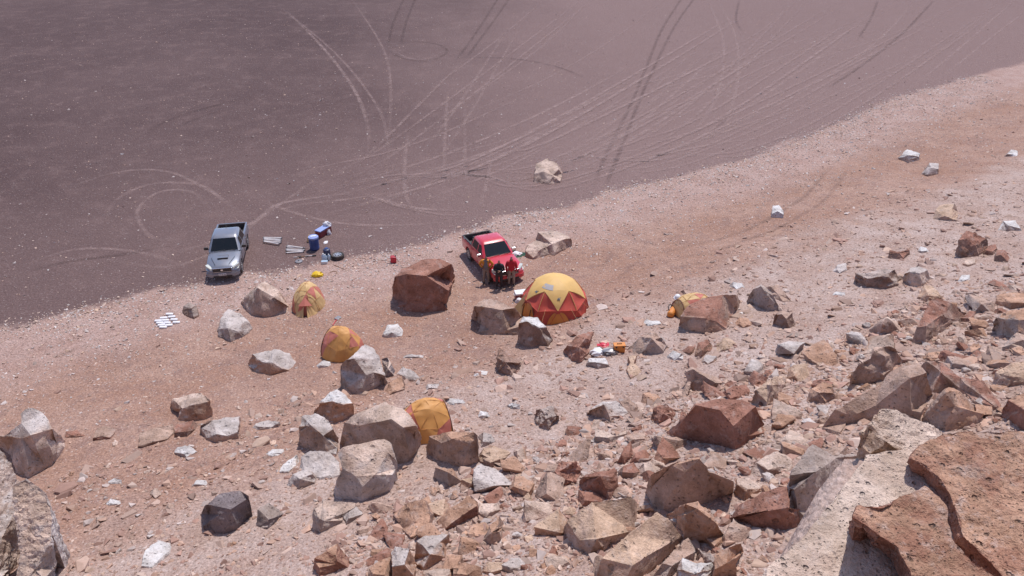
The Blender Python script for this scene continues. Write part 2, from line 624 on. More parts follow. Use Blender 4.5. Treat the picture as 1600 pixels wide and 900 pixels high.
# ---------------------------------------------------------------- rock
def rock_material(name, pit=1.0, pitscale=3.0, bump=0.9, speck=0.65, stain=0.0):
    m, n, l, b = new_mat(name)
    t = NT(m)
    b.inputs['Roughness'].default_value = 0.93
    b.inputs['Specular IOR Level'].default_value = 0.15
    P = n.new('ShaderNodeNewGeometry').outputs['Position']
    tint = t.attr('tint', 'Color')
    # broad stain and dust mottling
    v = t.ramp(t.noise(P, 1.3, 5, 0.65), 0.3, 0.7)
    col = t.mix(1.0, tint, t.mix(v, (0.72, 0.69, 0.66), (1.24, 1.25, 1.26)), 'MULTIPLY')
    col = t.mix(t.ramp(t.noise(P, 3.1, 6, 0.7), 0.52, 0.66, 0, 0.6), col, t.mix(0.5, tint, (0.50, 0.42, 0.39)))
    col = t.mix(t.ramp(t.noise(P, 0.9, 4, 0.6), 0.55, 0.75, 0, 0.4), col, t.mix(0.5, tint, (0.34, 0.16, 0.10)))
    if stain:
        col = t.mix(t.ramp(t.noise(P, 1.9, 6, 0.7), 0.47, 0.62, 0, stain), col, (0.30, 0.135, 0.092))
        col = t.mix(t.ramp(t.noise(P, 3.7, 6, 0.75), 0.53, 0.66, 0, stain), col, (0.58, 0.44, 0.385))
        col = t.mix(t.ramp(t.noise(P, 7.0, 5, 0.8), 0.58, 0.68, 0, stain), col, (0.22, 0.11, 0.085))
    # holes and dark mineral specks
    warp = n.new('ShaderNodeVectorMath')
    warp.operation = 'MULTIPLY_ADD'
    l.new(t.noise(P, pitscale * 1.5, 3, 0.6, 'Color'), warp.inputs[0])
    warp.inputs[1].default_value = (0.45 / pitscale,) * 3
    l.new(P, warp.inputs[2])
    W = warp.outputs[0]
    vo = t.voro(W, pitscale, None)
    vc, vd = t.sep(vo['Color']), vo['Distance']
    hole = t.math('MULTIPLY', t.ramp(vd, 0.10, 0.30, 1, 0), t.ramp(vc[0], 0.62, 0.80))
    vo2 = t.voro(W, pitscale * 3.1, None)
    vc2, vd2 = t.sep(vo2['Color']), vo2['Distance']
    hole2 = t.math('MULTIPLY', t.ramp(vd2, 0.12, 0.34, 1, 0), t.ramp(vc2[0], 0.60, 0.75))
    col = t.mix(t.math('MULTIPLY', hole2, speck), col, t.mix(0.65, tint, (0.05, 0.035, 0.03)))
    col = t.mix(t.math('MULTIPLY', hole, speck * 0.8), col, t.mix(0.6, tint, (0.05, 0.03, 0.025)))
    fine = t.noise(P, 14.0, 3, 0.8)
    col = t.mix(1.0, col, t.mix(t.ramp(fine, 0.25, 0.75), (0.84, 0.84, 0.84), (1.14, 1.14, 1.14)), 'MULTIPLY')
    l.new(col, b.inputs['Base Color'])
    h = t.math('ADD', t.noise(P, 2.5, 6, 0.75), t.math('MULTIPLY', hole, -0.55 * pit))
    h = t.math('ADD', h, t.math('MULTIPLY', hole2, -0.22 * pit))
    h = t.math('ADD', h, t.math('MULTIPLY', fine, 0.12))
    l.new(t.bump(h, bump, 0.16), b.inputs['Normal'])
    return m


ROCK = rock_material('tuff_rock')
ROCK_NEAR = rock_material('pitted_tuff_near', pit=1.2, pitscale=8.0, bump=1.0, speck=0.6, stain=0.6)

ROCK_PALE = rock_material('pitted_cream_tuff', pit=1.1, pitscale=8.0, bump=1.0, speck=0.6, stain=0.14)

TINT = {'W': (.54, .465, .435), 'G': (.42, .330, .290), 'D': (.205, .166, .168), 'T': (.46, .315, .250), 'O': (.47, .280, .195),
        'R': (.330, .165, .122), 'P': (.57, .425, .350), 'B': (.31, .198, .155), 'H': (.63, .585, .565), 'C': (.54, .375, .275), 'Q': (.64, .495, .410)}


def poly_span(poly, x):
    ys = []
    n = len(poly)
    for i in range(n):
        (x0, y0), (x1, y1) = poly[i], poly[(i + 1) % n]
        if x0 == x1:
            if abs(x - x0) < 1e-6: ys += [y0, y1]
        elif min(x0, x1) - 1e-6 <= x <= max(x0, x1) + 1e-6:
            ys.append(y0 + (y1 - y0) * (x - x0) / (x1 - x0))
    return (min(ys), max(ys)) if ys else (poly[0][1], poly[0][1])


def interp_line(line, x):
    xs, ys = [p[0] for p in line], [p[1] for p in line]
    return float(np.interp(x, xs, ys))


def inside(poly, x, y):
    c = False
    n = len(poly)
    for i in range(n):
        (x0, y0), (x1, y1) = poly[i], poly[(i + 1) % n]
        if (y0 > y) != (y1 > y) and x < (x1 - x0) * (y - y0) / (y1 - y0) + x0: c = not c
    return c


def roughen(bm, size, amp, seed, fine=22, passes=6):
    L = size / fine
    for _ in range(passes):
        es = [e for e in bm.edges if e.calc_length() > L * 1.5]
        if not es: break
        bmesh.ops.subdivide_edges(bm, edges=es, cuts=1)
        bmesh.ops.triangulate(bm, faces=[f for f in bm.faces if len(f.verts) > 3])
    bm.normal_update()
    off = Vector((seed * 7.31, seed * 3.17, seed * 1.73))
    k = 1.0 / size
    rb = random.Random(seed)
    bedv = Vector((rb.uniform(-.5, .5), rb.uniform(-.5, .5), 1)).normalized()
    for v in bm.verts:
        p = v.co * k
        d = 1.0 * noise.noise(p * 2.6 + off) + 0.55 * noise.noise(p * 6.0 + off) + 0.42 * noise.noise(p * 13.0 + off) + 0.30 * noise.noise(p * 27.0 + off)
        # broken steps: quantised ledges across the face
        q = noise.noise(p * 4.0 + off * 2)
        d += 0.7 * (math.floor(q * 4.0) / 4.0 - q * 0.3)
        # bedding: saw-tooth ledges in some zones
        bd = p.dot(bedv) * 9.0 + 0.8 * noise.noise(p * 1.7 + off)
        d += 1.1 * (bd - math.floor(bd) - 0.5) * max(0.0, noise.noise(p * 2.1 - off) + 0.1)
        ds = noise.voronoi(p * 3.3 + off)[0]
        d += 1.5 * min(0.5, ds[1] - ds[0]) - 0.4
        v.co += v.normal * (d * amp * size)
    bm.normal_update()


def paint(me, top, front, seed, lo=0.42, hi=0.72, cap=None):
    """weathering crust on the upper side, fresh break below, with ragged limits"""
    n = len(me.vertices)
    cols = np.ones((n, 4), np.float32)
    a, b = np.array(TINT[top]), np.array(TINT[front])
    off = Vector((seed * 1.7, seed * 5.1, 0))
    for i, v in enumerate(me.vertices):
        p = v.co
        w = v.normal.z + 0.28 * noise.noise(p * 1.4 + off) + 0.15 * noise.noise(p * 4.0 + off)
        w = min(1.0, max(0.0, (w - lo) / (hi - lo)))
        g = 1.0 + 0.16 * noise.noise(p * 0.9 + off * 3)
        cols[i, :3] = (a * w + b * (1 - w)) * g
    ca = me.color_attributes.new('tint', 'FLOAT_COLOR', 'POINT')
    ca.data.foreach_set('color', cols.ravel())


def HIT(px, py):
    SPUR_ON[0] = False                           # boulders lie on the hillside, not on the ledge
    p = hit(px, py)
    SPUR_ON[0] = True
    return p


ROCK_COUNT = [0]
ROCK_SPOTS = []
ROCK_INFO = []


def rock(label, outline, ridge, tints='TT', k=0.95, g=0.0, amp=0.026, thick=0.5, fine=22, near=False, extra=5, plane=None, cat=None):
    seed = ROCK_COUNT[0] = ROCK_COUNT[0] + 1
    rnd = random.Random(seed)
    k *= 0.84 if plane is None and k > 0.88 else 1.0              # broken faces lean back a little
    poly = parse(outline)
    xs, ys = [p[0] for p in poly], [p[1] for p in poly]
    x0, x1, y0, y1 = min(xs), max(xs), min(ys), max(ys)
    wpx = x1 - x0
    if ridge is None:
        ridge = [(x0, 0.55 * ys[xs.index(x0)] + 0.45 * y1), (x0 + 0.3 * wpx, 0.40 * y0 + 0.60 * y1), (x0 + 0.7 * wpx, 0.35 * y0 + 0.65 * y1), (x1, ys[xs.index(x1)])]
        ridge = [(x, min(max(y, poly_span(poly, x)[0]), poly_span(poly, x)[1])) for x, y in ridge]
    else:
        ridge = parse(ridge)
    base_cache = {}
    hit = (lambda a, b: at(a, b, plane)) if plane is not None else HIT

    def base(x):
        key = round(x, 1)
        if key not in base_cache: base_cache[key] = hit(x, poly_span(poly, x)[1])
        return base_cache[key]

    def hgt(x, y):
        yb = poly_span(poly, x)[1]
        if y > yb - 0.6: return 0.0
        b = base(x)
        s, dp = px_per_m(b), dep(b)
        yr = min(interp_line(ridge, x), yb)
        hr = max(0.0, (yb - yr)) / s / math.cos(dp) * k
        if y >= yr: return (yb - y) / s / math.cos(dp) * k
        return max(0.02, hr + g * (yr - y) / s / max(0.25, math.sin(dp) + g * math.cos(dp)))

    # the top: a plane laid through the ridge, rising by g towards the back
    rs = []
    for j in range(25):
        x = x0 + (x1 - x0) * (0.04 + 0.92 * j / 24)
        yb = poly_span(poly, x)[1]
        yr = min(interp_line(ridge, x), yb)
        b = base(x)
        h = max(0.0, yb - yr) / px_per_m(b) / math.cos(dep(b)) * k
        q = at(x, yr, b.z + h)
        rs.append((q.x, q.y, q.z, h * h + 1e-4))
    rs = np.array(rs)
    mid = base((x0 + x1) / 2)
    aw = Vector((mid.x, mid.y)).normalized()
    ux, uy = aw.y, -aw.x                                    # across the view
    lat = (rs[:, 0] - mid.x) * ux + (rs[:, 1] - mid.y) * uy
    back = (rs[:, 0] - mid.x) * aw.x + (rs[:, 1] - mid.y) * aw.y
    zz_ = rs[:, 2] - g * back
    A_ = np.stack([np.ones(len(rs)), lat], 1) * np.sqrt(rs[:, 3])[:, None]
    sol = np.linalg.lstsq(A_, zz_ * np.sqrt(rs[:, 3]), rcond=None)[0]
    pa, pb = float(sol[0]), float(np.clip(sol[1], -0.5, 0.5))

    def on_plane(x, y):
        d = ray(x, y)
        # z = pa + pb*lat + g*back along the ray
        lx = -mid.x * ux - mid.y * uy
        bk = -mid.x * aw.x - mid.y * aw.y
        den = d[2] - pb * (d[0] * ux + d[1] * uy) - g * (d[0] * aw.x + d[1] * aw.y)
        t = (pa + pb * lx + g * bk - H) / den
        return Vector((d[0] * t, d[1] * t, H + d[2] * t))

    pts = list(poly)
    ne = len(poly)
    edges = [(i, (i + 1) % ne) for i in range(ne)]
    rid = [(min(max(x, x0 + 0.02 * wpx), x1 - 0.02 * wpx), y) for x, y in ridge]
    rid = [p for p in rid if inside(poly, p[0], p[1])]
    for j, p in enumerate(rid):
        pts.append(p)
        if j: edges.append((len(pts) - 2, len(pts) - 1))
    for x, y in poly:                                  # keep the foot of the rock from folding flat onto the ground
        yb = poly_span(poly, x)[1]
        if y > yb - 0.6 and x0 + 0.05 * wpx < x < x1 - 0.05 * wpx:
            q = (x + rnd.uniform(-.01, .01) * wpx, y - max(1.2, 0.22 * (yb - min(yb, interp_line(ridge, x)))))
            if inside(poly, *q): pts.append(q)
    for _ in range(extra):
        p = (rnd.uniform(x0, x1), rnd.uniform(y0, y1))
        if inside(poly, *p): pts.append(p)
    vco, _, fcs, *_r = geometry.delaunay_2d_cdt([Vector(p) for p in pts], edges, [list(range(ne))], 1, 1e-4)
    size = wpx / px_per_m(base((x0 + x1) / 2))
    P3 = []
    for v in vco:
        x, y = v.x, v.y
        h = hgt(x, y)
        b = base(min(max(x, x0), x1))
        if h <= 0.0:
            P3.append((hit(x, y) - Vector((0, 0, 0.04 * size + 0.02)), 0.0)); continue
        if inside(poly, x, y): h *= 1 + 0.07 * rnd.uniform(-1, 1)
        if near and plane is not None and y <= interp_line(ridge, x) + 0.8:
            h = max(0.03, on_plane(x, y).z - b.z)
        elif y < interp_line(ridge, x) - 0.8:
            hp = on_plane(x, y).z - b.z
            h = max(0.03, 0.7 * hp + 0.3 * h)
        P3.append((at(x, y, b.z + h), h))
    bm = bmesh.new()
    bv = [bm.verts.new(p) for p, h in P3]
    hm = max(h for p, h in P3) or 0.1
    for f in fcs:
        try: bm.faces.new([bv[i] for i in f])
        except ValueError: pass
    bm.verts.index_update()
    bnd = [e for e in bm.edges if len(e.link_faces) == 1]
    hh = {bv[i]: P3[i][1] for i in range(len(bv))}
    cen = sum((v.co for v in bv), Vector()) / len(bv)
    away = Vector((cen.x, cen.y, 0)).normalized()
    newv = {}
    zlow = min(p.z for p, h in P3) - 0.18 * size - 0.08
    for e in bnd:
        for v in e.verts:
            if v not in newv:
                f = hh[v] / hm
                q = v.co + (Vector((cen.x, cen.y, v.co.z)) - v.co) * (0.10 if f > 0 else 0.04)
                q = q + away * (thick * size * (0.15 + 0.35 * f) if f > 0 else 0.02 * size)
                q.z = zlow if f == 0 else min(v.co.z - 0.05, zt(q.x, q.y) - 0.12)
                newv[v] = bm.verts.new(q)
    for e in bnd:
        a, b = e.verts
        try: bm.faces.new((a, b, newv[b], newv[a]))
        except ValueError: pass
    cap = bm.verts.new(cen + away * 0.2 * thick * size)
    cap.co.z = zlow - 0.05
    for e in bnd:
        a, b = e.verts
        try: bm.faces.new((newv[a], newv[b], cap))
        except ValueError: pass
    bmesh.ops.triangulate(bm, faces=bm.faces)
    bmesh.ops.recalc_face_normals(bm, faces=bm.faces)
    # stay in local coordinates round the base
    org = base((x0 + x1) / 2).copy()
    bmesh.ops.translate(bm, verts=bm.verts, vec=-org)
    if wpx < 30: fine = min(fine, 12)
    elif wpx < 60: fine = min(fine, 18)
    roughen(bm, size, amp, seed, fine)
    me = bpy.data.meshes.new('rock')
    bm.to_mesh(me)
    bm.free()
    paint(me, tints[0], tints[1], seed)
    name = 'boulder' if wpx > 55 else ('rock' if wpx > 26 else 'stone')
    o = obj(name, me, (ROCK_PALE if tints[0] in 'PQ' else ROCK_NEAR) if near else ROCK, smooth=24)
    o.location = org
    tag(o, label, cat or name)
    c = (Vector((cen.x, cen.y)))
    ROCK_SPOTS.append((c.x, c.y, size * 0.5))
    ROCK_INFO.append((label, (x0 + x1) / 2, (y0 + y1) / 2, wpx))
    return o


ROCKS = [
    # on the plain and beside the pickups
    ('lone pale boulder on the dark plain above the red pickup', '834,272 837,255 855,247 870,254 880,267 876,286 858,288 835,286', '835,272 848,268 864,274 878,272', 'PT', 0.9, 0.3),
    ('rear pale flat-topped half of the split boulder right of the red pickup', '836,373 840,362 860,359 880,364 893,372 894,384 866,399 846,396', '837,377 862,381 880,374 893,376', 'PT'),
    ('front rounded half of the split boulder right of the red pickup', '820,391 823,383 838,376 860,381 864,396 833,406 821,402', '821,392 845,389 863,387', 'PT'),
    ('huge rust red boulder with a notched face left of the red pickup', '612,462 615,432 626,420 658,405 686,403 705,412 711,430 701,454 691,470 703,485 666,489 636,487 614,478', '614,434 636,428 648,443 666,431 708,416', 'RR', 1.0, 0.05, 0.022),
    ('brown boulder with pale sloping top between the grey pickup and a tent', '373,472 400,447 414,439 436,454 452,474 449,490 412,497 391,493', '376,472 403,450 428,464 450,479', 'PT'),
    ('grey white pitted boulder left below the grey pickup', '338,516 347,493 357,483 375,489 390,502 397,513 378,528 360,535 341,526', '341,514 356,512 372,518 394,514', 'WG', 0.95, 0.05, 0.03),
    ('small brown stone right of the white sample bags', '284,486 286,478 295,472 307,477 312,494 303,499 288,493', '286,484 299,482 310,492', 'GB'),
    ('white topped tan boulder below the left tents standing alone', '385,567 394,552 427,545 452,552 467,566 452,580 422,587 395,582', '387,563 395,554 408,565 425,567 440,576 465,568', 'WO'),
    ('tall grey pyramid boulder in front of the orange tent', '532,571 542,562 555,551 570,538 582,542 594,560 602,587 605,597 567,617 545,615 532,606', '534,571 553,560 584,582 603,594', 'WG'),
    ('narrow slab leaning on the right of the pyramid boulder', '595,560 605,558 612,568 618,581 615,588 603,590', '596,564 606,576 617,583', 'PD'),
    ('flat tan slab at the foot of the pyramid boulder', '599,611 610,597 627,587 634,597 632,609 610,617', '600,612 613,613 633,605', 'OB', 0.8),
    ('pale low rock behind the flat tan slab', '619,583 630,573 647,580 658,590 648,596 635,597', None, 'WP', 0.6),
    ('white rock alone on the sand between two tents', '596,525 605,508 622,505 631,517 628,526 602,528', '599,522 612,519 629,521', 'HW'),
    ('small white stone left below the orange tent', '492,571 505,563 516,565 518,572 498,576', None, 'HW', 0.7),
    ('rounded tan boulder left of the big dome tent', '737,497 741,478 757,466 782,470 806,481 818,493 812,510 814,523 764,524 741,518', '738,488 758,480 785,484 815,496', 'TT', 0.9, 0.1),
    ('brown boulder with a white chipped crest in front of the dome tent', '809,531 811,505 817,494 840,496 855,511 865,531 856,542 830,543 812,538', '811,508 824,502 843,512 863,531', 'HB', 1.0),
    ('rust red fin of rock right of the dome tent', '879,549 886,540 900,525 928,515 923,537 921,555 907,568 893,564', '881,548 904,543 922,532', 'RR', 0.9, 0.0, 0.03),
    ('low tan boulder right of the orange box', '976,548 1000,526 1017,517 1035,527 1045,540 1038,552 1000,555', '978,548 1008,546 1018,528 1042,540', 'TG'),
    ('large brown boulder hiding the farthest right tent', '1060,510 1063,494 1075,478 1097,465 1131,460 1150,460 1160,469 1154,485 1140,507 1135,515 1101,522 1079,519', '1062,508 1083,496 1102,497 1120,502 1138,509', 'RT', 0.95, 0.22, 0.022),
    ('thin tan slab standing behind the right hand tent', '1059,455 1068,453 1103,458 1098,466 1077,467', '1061,456 1076,464 1098,464', 'TB'),
    ('grey wedge boulder right of the big brown boulder', '1166,471 1176,452 1189,444 1200,452 1208,462 1222,484 1199,487 1187,481', '1168,469 1189,447 1200,458 1220,482', 'GG'),
    ('tan slab resting behind the grey wedge boulder', '1196,448 1216,444 1230,462 1238,471 1222,472 1206,462', '1200,452 1216,460 1236,470', 'TT', 0.6),
    ('blocky brown rock on sand right of the grey wedge', '1208,506 1211,492 1220,486 1238,488 1243,507 1232,515 1220,512', '1211,495 1222,491 1240,493', 'TB'),
    ('thin dark slab lying below the blocky brown rock', '1226,528 1236,521 1249,519 1252,527', None, 'GD', 0.7),
    ('orange tan rock tucked under the big brown boulder', '1146,506 1156,496 1169,497 1178,509 1161,513', None, 'OO', 0.8),
    ('small reddish shard below the right hand tent boulder', '1063,548 1075,541 1086,541 1085,550 1078,556', None, 'RB', 0.8),
    ('reddish block beside the small shard', '1084,557 1090,535 1105,530 1115,539 1111,549 1095,560', '1086,548 1097,547 1113,545', 'RO'),
    ('cream wedge slab right of the reddish block', '1113,543 1129,529 1137,526 1158,539 1148,545 1124,551', '1115,544 1128,546 1154,541', 'CT', 0.7),
    ('white broken stones left of the reddish block', '1039,558 1052,548 1069,554 1067,563 1054,564', None, 'HW', 0.7),
    ('white and orange stone below the reddish block', '1093,565 1103,554 1120,556 1121,564 1106,570', None, 'WO', 0.7),
    ('white flat stone below the rust red fin', '915,571 920,560 945,559 955,573 935,577', '917,568 932,566 952,570', 'HG', 0.8),
    ('kite shaped tan slab with a white tail', '981,556 996,554 990,567 1007,580 985,593 977,578 985,566', '980,578 990,588 1004,582', 'CO', 0.7),
    ('dark crumbly lump of rock standing on bare sand', '776,580 777,546 783,544 796,557 815,567 812,576 800,588 782,584', '778,560 790,566 812,570', 'BB', 0.9, 0, 0.07),
    ('knobbly dark grey brown lump below the crumbly one', '833,654 838,640 864,635 875,655 858,673 842,668', '835,652 852,654 873,658', 'GB', 0.95, 0, 0.07),
    ('white elongated stone left of the right hand tent', '1000,505 1010,500 1030,502 1034,507 1012,510', None, 'HW', 0.6),
    ('white flat patch stone left of the crumbly lump', '736,585 748,578 763,580 760,587 742,589', None, 'HW', 0.4),
    ('white stone right of the lowest tent', '692,628 700,621 722,624 730,630 708,634', None, 'HW', 0.5),
    ('small white stone above the knobbly lump', '790,634 800,629 812,632 812,640 798,640', None, 'HG', 0.5),
    ('white wedge stone right below the lowest tent', '745,651 750,642 762,644 768,652 755,655', None, 'HG', 0.8),
    ('small pale slab right of the flat tan slab', '663,606 668,600 686,599 687,606 667,610', None, 'WG', 0.7),
    ('thin flat slab above the pale small slab', '624,556 640,553 663,555 661,560 630,560', None, 'WG', 0.5),
    # right hand side
    ('dark rust block with a curved top alone on the sand', '1388,403 1390,390 1403,393 1421,390 1423,397 1411,406', '1390,393 1405,395 1421,393', 'RB'),
    ('white crumbled stone right of the dark rust block', '1432,393 1438,385 1447,386 1453,393 1440,396', None, 'HG', 0.8),
    ('lumpy grey brown boulder above a shadow right of centre', '1331,438 1337,427 1355,425 1372,419 1399,420 1410,435 1403,446 1377,452 1353,449 1335,441', '1334,434 1355,435 1380,431 1407,435', 'GB', 1.0, 0, 0.045),
    ('smooth pale boulder beside the lumpy grey brown one', '1411,431 1422,418 1436,416 1449,422 1454,435 1440,449 1423,447 1412,440', '1412,430 1421,425 1438,427 1451,427', 'WP', 1.0),
    ('tan wedge below the smooth pale boulder', '1433,466 1443,446 1458,446 1469,461 1477,465 1449,473', '1435,464 1450,462 1474,464', 'CO'),
    ('long rust slab tilted on rubble at the right', '1424,534 1432,511 1443,489 1453,470 1471,465 1486,474 1518,488 1499,504 1469,521 1447,539 1432,538', '1426,530 1447,510 1469,494 1500,502', 'RT', 0.95, 0.25, 0.025),
    ('rounded orange boulder cut by the right edge below the slabs', '1551,515 1556,496 1578,485 1600,480 1625,490 1629,525 1590,533 1562,526', '1553,510 1570,499 1592,499 1626,503', 'OG'),
    ('flat orange slab above the boulder at the right edge', '1555,476 1557,464 1561,460 1578,457 1606,457 1622,475 1580,484', '1556,470 1580,473 1618,474', 'OO'),
    ('jagged dark red boulder of the upper right trio', '1494,398 1497,375 1510,360 1525,362 1542,372 1546,386 1530,401 1502,403', '1496,380 1511,372 1524,384 1544,384', 'RB', 1.0, 0.1, 0.04),
    ('low middle red rock of the upper right trio', '1534,394 1545,384 1556,381 1559,390 1552,399 1538,399', None, 'RB', 0.9),
    ('rounded red rock at the right of the upper trio', '1553,408 1557,391 1570,390 1578,402 1575,411', '1555,400 1564,398 1577,403', 'RB'),
    ('pale slab at the foot of the dark red trio', '1500,413 1507,405 1525,404 1526,413 1512,417', None, 'PO', 0.8),
    ('white stone at the right edge above the red trio', '1558,361 1567,345 1587,344 1598,361', '1560,356 1575,352 1595,357', 'HG'),
    ('cream flat topped block high on the right slope', '1457,343 1462,327 1472,319 1492,318 1498,330 1495,346', '1458,337 1476,337 1497,336', 'CT', 1.0),
    ('white sharp stone left of the paired stones far up the slope', '1401,248 1417,232 1437,240 1438,250 1420,255', '1403,247 1420,243 1436,245', 'HT'),
    ('pale stone with a brown face right of the sharp white one', '1438,272 1452,254 1467,255 1467,272 1450,276', '1440,266 1454,262 1466,264', 'WB'),
    ('small white stone near the right edge far up the slope', '1566,245 1580,234 1590,236 1592,244', None, 'HG'),
    ('white upright stone alone in mid slope', '1204,340 1207,322 1217,320 1226,330 1225,341', '1206,334 1215,330 1224,335', 'HW'),
    ('white crumbling stone left of the lumpy grey brown boulder', '1300,424 1308,413 1322,411 1327,422 1312,428', None, 'WG', 0.8),
    ('white slab stone below the lumpy boulder', '1297,461 1306,455 1320,457 1322,463', None, 'HW', 0.5),
    ('white angular stone right of the tan wedge', '1495,440 1503,429 1515,429 1517,438 1504,441', None, 'HG', 0.6),
    ('pale low stone above the grey wedge boulder', '1138,447 1146,440 1160,443 1167,449 1150,452', None, 'HG', 0.6),
    # lower left
    ('white hooded boulder with a broken tan hollow at the left edge', '-12,690 0,682 35,662 32,647 38,639 52,636 67,644 82,670 103,687 100,700 82,728 45,748 25,738 10,708', '-8,688 35,685 48,680 72,686 100,699', 'WP', 1.0, 0.45, 0.02),
    ('grey pitted boulder filling the lower left corner', '-70,700 0,698 11,713 27,742 33,790 40,850 36,868 15,900 5,930 -70,930', '-66,915 0,905 14,890 33,862 38,850', 'WP', 0.95, 0.75, 0.04, 0.5, 40, False, 9),
    ('orange and grey pitted boulder beside the corner one', '18,760 40,746 72,770 79,787 82,835 87,885 84,930 14,940 30,870', '16,932 45,925 70,905 86,884', 'PW', 0.95, 0.75, 0.04, 0.5, 36, False, 7),
    ('small brown rock poking in at the bottom left', '26,915 30,892 48,886 66,894 72,915', None, 'OB'),
    ('dark grey boulder split by a crack on pale sand', '312,802 320,789 332,780 345,770 375,766 388,775 395,806 370,828 350,836 317,828', '314,802 332,790 358,795 387,779', 'DD', 1.0, 0.05, 0.02),
    ('white pointed slab half buried below the dark grey boulder', '218,889 226,860 247,844 271,847 266,866 238,889', '221,884 240,883 262,862', 'HW', 0.35),
    ('tan block with a slanted pale top left of centre', '262,637 270,622 315,613 327,625 333,650 318,657 280,658 278,645', '265,638 284,638 302,632 326,628', 'PO'),
    ('flat tan slab propped up below the slanted block', '214,701 217,677 245,667 270,662 273,675 262,688 225,699', '216,697 240,690 272,674', 'TB'),
    ('brown lump wedged behind the propped slab', '271,684 273,663 302,657 312,665 293,682', '273,676 292,674 310,667', 'RB'),
    ('pale boulder with white top right of the slanted block', '312,676 314,662 332,655 375,650 378,658 371,675 372,685 338,692 322,688', '313,668 338,678 356,681 373,672', 'WT'),
    ('white rounded stone below the propped slab', '269,708 277,699 295,696 310,706 291,716', '271,707 288,709 308,706', 'HG'),
    ('thin red flake at left, nearest the hooded boulder', '100,685 102,675 120,672 136,681 118,684', None, 'RB', 0.8),
    ('broken red slab right of the thin red flake', '144,689 150,672 165,665 185,671 172,686', '146,684 160,681 182,674', 'TR'),
    ('small white stone below the white rounded one', '298,761 307,750 322,750 325,758', None, 'HT'),
    ('pinkish stone in the sand left of the dark grey boulder', '230,770 242,762 257,770 243,780', None, 'PB', 0.8),
    ('white flat stone left of the pinkish one', '162,788 172,780 188,782 189,789 170,791', None, 'HW', 0.5),
    ('white stone above the white flat one', '165,753 178,747 190,750 190,757 172,757', None, 'HW', 0.5),
    ('grey slab right of the white topped pale boulder', '390,669 400,660 420,657 438,659 437,667 405,673', None, 'WG', 0.7),
    # centre
    ('white crowned boulder left of the lowest tent cluster', '490,643 500,630 515,612 527,608 542,617 552,630 553,647 536,657 520,662 508,655', '491,642 502,634 520,627 537,632 552,640', 'HO', 1.0),
    ('grey boulder with a rough pitted top behind the block', '466,691 467,667 472,650 492,646 512,656 521,670 531,690 526,713 510,711 467,697', '467,674 485,664 505,681 527,700', 'WT', 1.0, 0.1, 0.03),
    ('broad brown boulder hiding the lowest tent', '529,693 536,660 560,645 602,627 615,632 630,635 650,665 663,682 660,696 640,722 620,726 585,720 545,706', '531,668 560,665 590,659 612,655 630,668 661,687', 'PT', 1.0),
    ('big square block with orange upper face in the centre cluster', '527,708 536,699 600,685 609,690 622,722 622,750 611,768 565,783 525,778 519,770 525,750 535,732', '528,712 556,744 585,742 622,732', 'PW', 1.0, 0.42, 0.02),
    ('tan block right of the lowest tent', '666,696 671,682 695,675 740,675 746,680 748,722 725,732 687,721 669,711', '668,694 690,693 706,686 746,684', 'OT', 1.0),
    ('wedge shaped tan rock right of the tan block', '746,712 755,700 772,696 801,705 792,716 767,733 750,723', '748,713 766,723 798,707', 'CB'),
    ('white stone behind the wedge shaped rock', '746,682 755,675 768,678 775,690 752,700', None, 'WG'),
    ('small grey brown cube below the tan block', '676,747 680,730 707,732 723,752 702,763', '678,735 700,738 720,751', 'OG'),
    ('angular grey stone on powder left of the square block', '446,758 457,740 482,732 498,742 492,756 467,765', '448,754 468,748 494,747', 'WG'),
    ('low white grey mound rising from the powder beside the block', '464,738 470,712 485,704 515,706 531,722 531,746 500,752', '466,738 500,746 530,742', 'WW', 0.4, 0.2),
    ('white tongue shaped stone on the powder', '430,738 447,722 464,710 470,722 451,740', '432,737 450,736 468,724', 'HP', 0.5),
    ('white flat slab above the tongue shaped stone', '411,711 425,701 462,699 460,706 425,714', None, 'HG', 0.5),
    ('small dark grey boulder right of the cracked dark one', '400,823 402,796 420,786 446,802 418,827', '401,806 420,812 444,803', 'GD'),
    ('pale step shaped block below the square block', '487,829 490,792 505,782 555,785 556,796 537,806 535,816 500,833', '489,803 507,814 537,802 555,792', 'PG'),
    ('small grey white stone touching the step shaped block', '534,806 557,792 570,802 541,821', None, 'WG'),
    ('diamond shaped orange slab in the lower centre', '612,801 635,785 662,781 686,800 668,831 642,843 617,818', '613,804 628,826 642,839 668,828 684,803', 'OB', 0.9, 0.2),
    ('elongated orange block right of the diamond slab', '681,813 700,797 732,775 747,785 747,806 695,831 685,823', '683,815 702,820 736,796 746,790', 'OR', 0.95),
    ('pale flat block right of the elongated one', '746,808 748,786 780,787 783,798 760,811', '748,800 765,801 781,796', 'PT'),
    ('upright orange rock below the pale flat block', '750,848 765,822 780,806 788,817 783,846 767,852', '752,842 768,832 786,824', 'OT'),
    ('white topped orange block in the bottom centre', '647,873 650,845 665,836 700,835 705,850 695,873 662,892 651,886', '648,866 672,866 703,856', 'WO'),
    ('orange wedge with a dark side at the bottom left of centre', '488,888 492,872 510,861 527,849 550,875 547,886 520,895 500,902', '491,876 524,882 543,862', 'OR', 0.95, 0.2),
    ('orange rock at the bottom edge left of the white topped block', '570,915 576,888 592,876 611,869 614,915', None, 'OT'),
    ('white stained rock between two orange ones at the bottom', '612,915 611,862 618,854 640,857 651,880 648,915', '613,885 632,882 649,892', 'WO'),
    ('orange slab at the bottom edge below the white topped block', '655,915 661,892 680,888 703,889 708,915', None, 'PO'),
    ('tan block cut by the bottom edge in the centre', '706,915 708,884 718,877 752,885 756,915', '708,896 730,898 754,897', 'OT'),
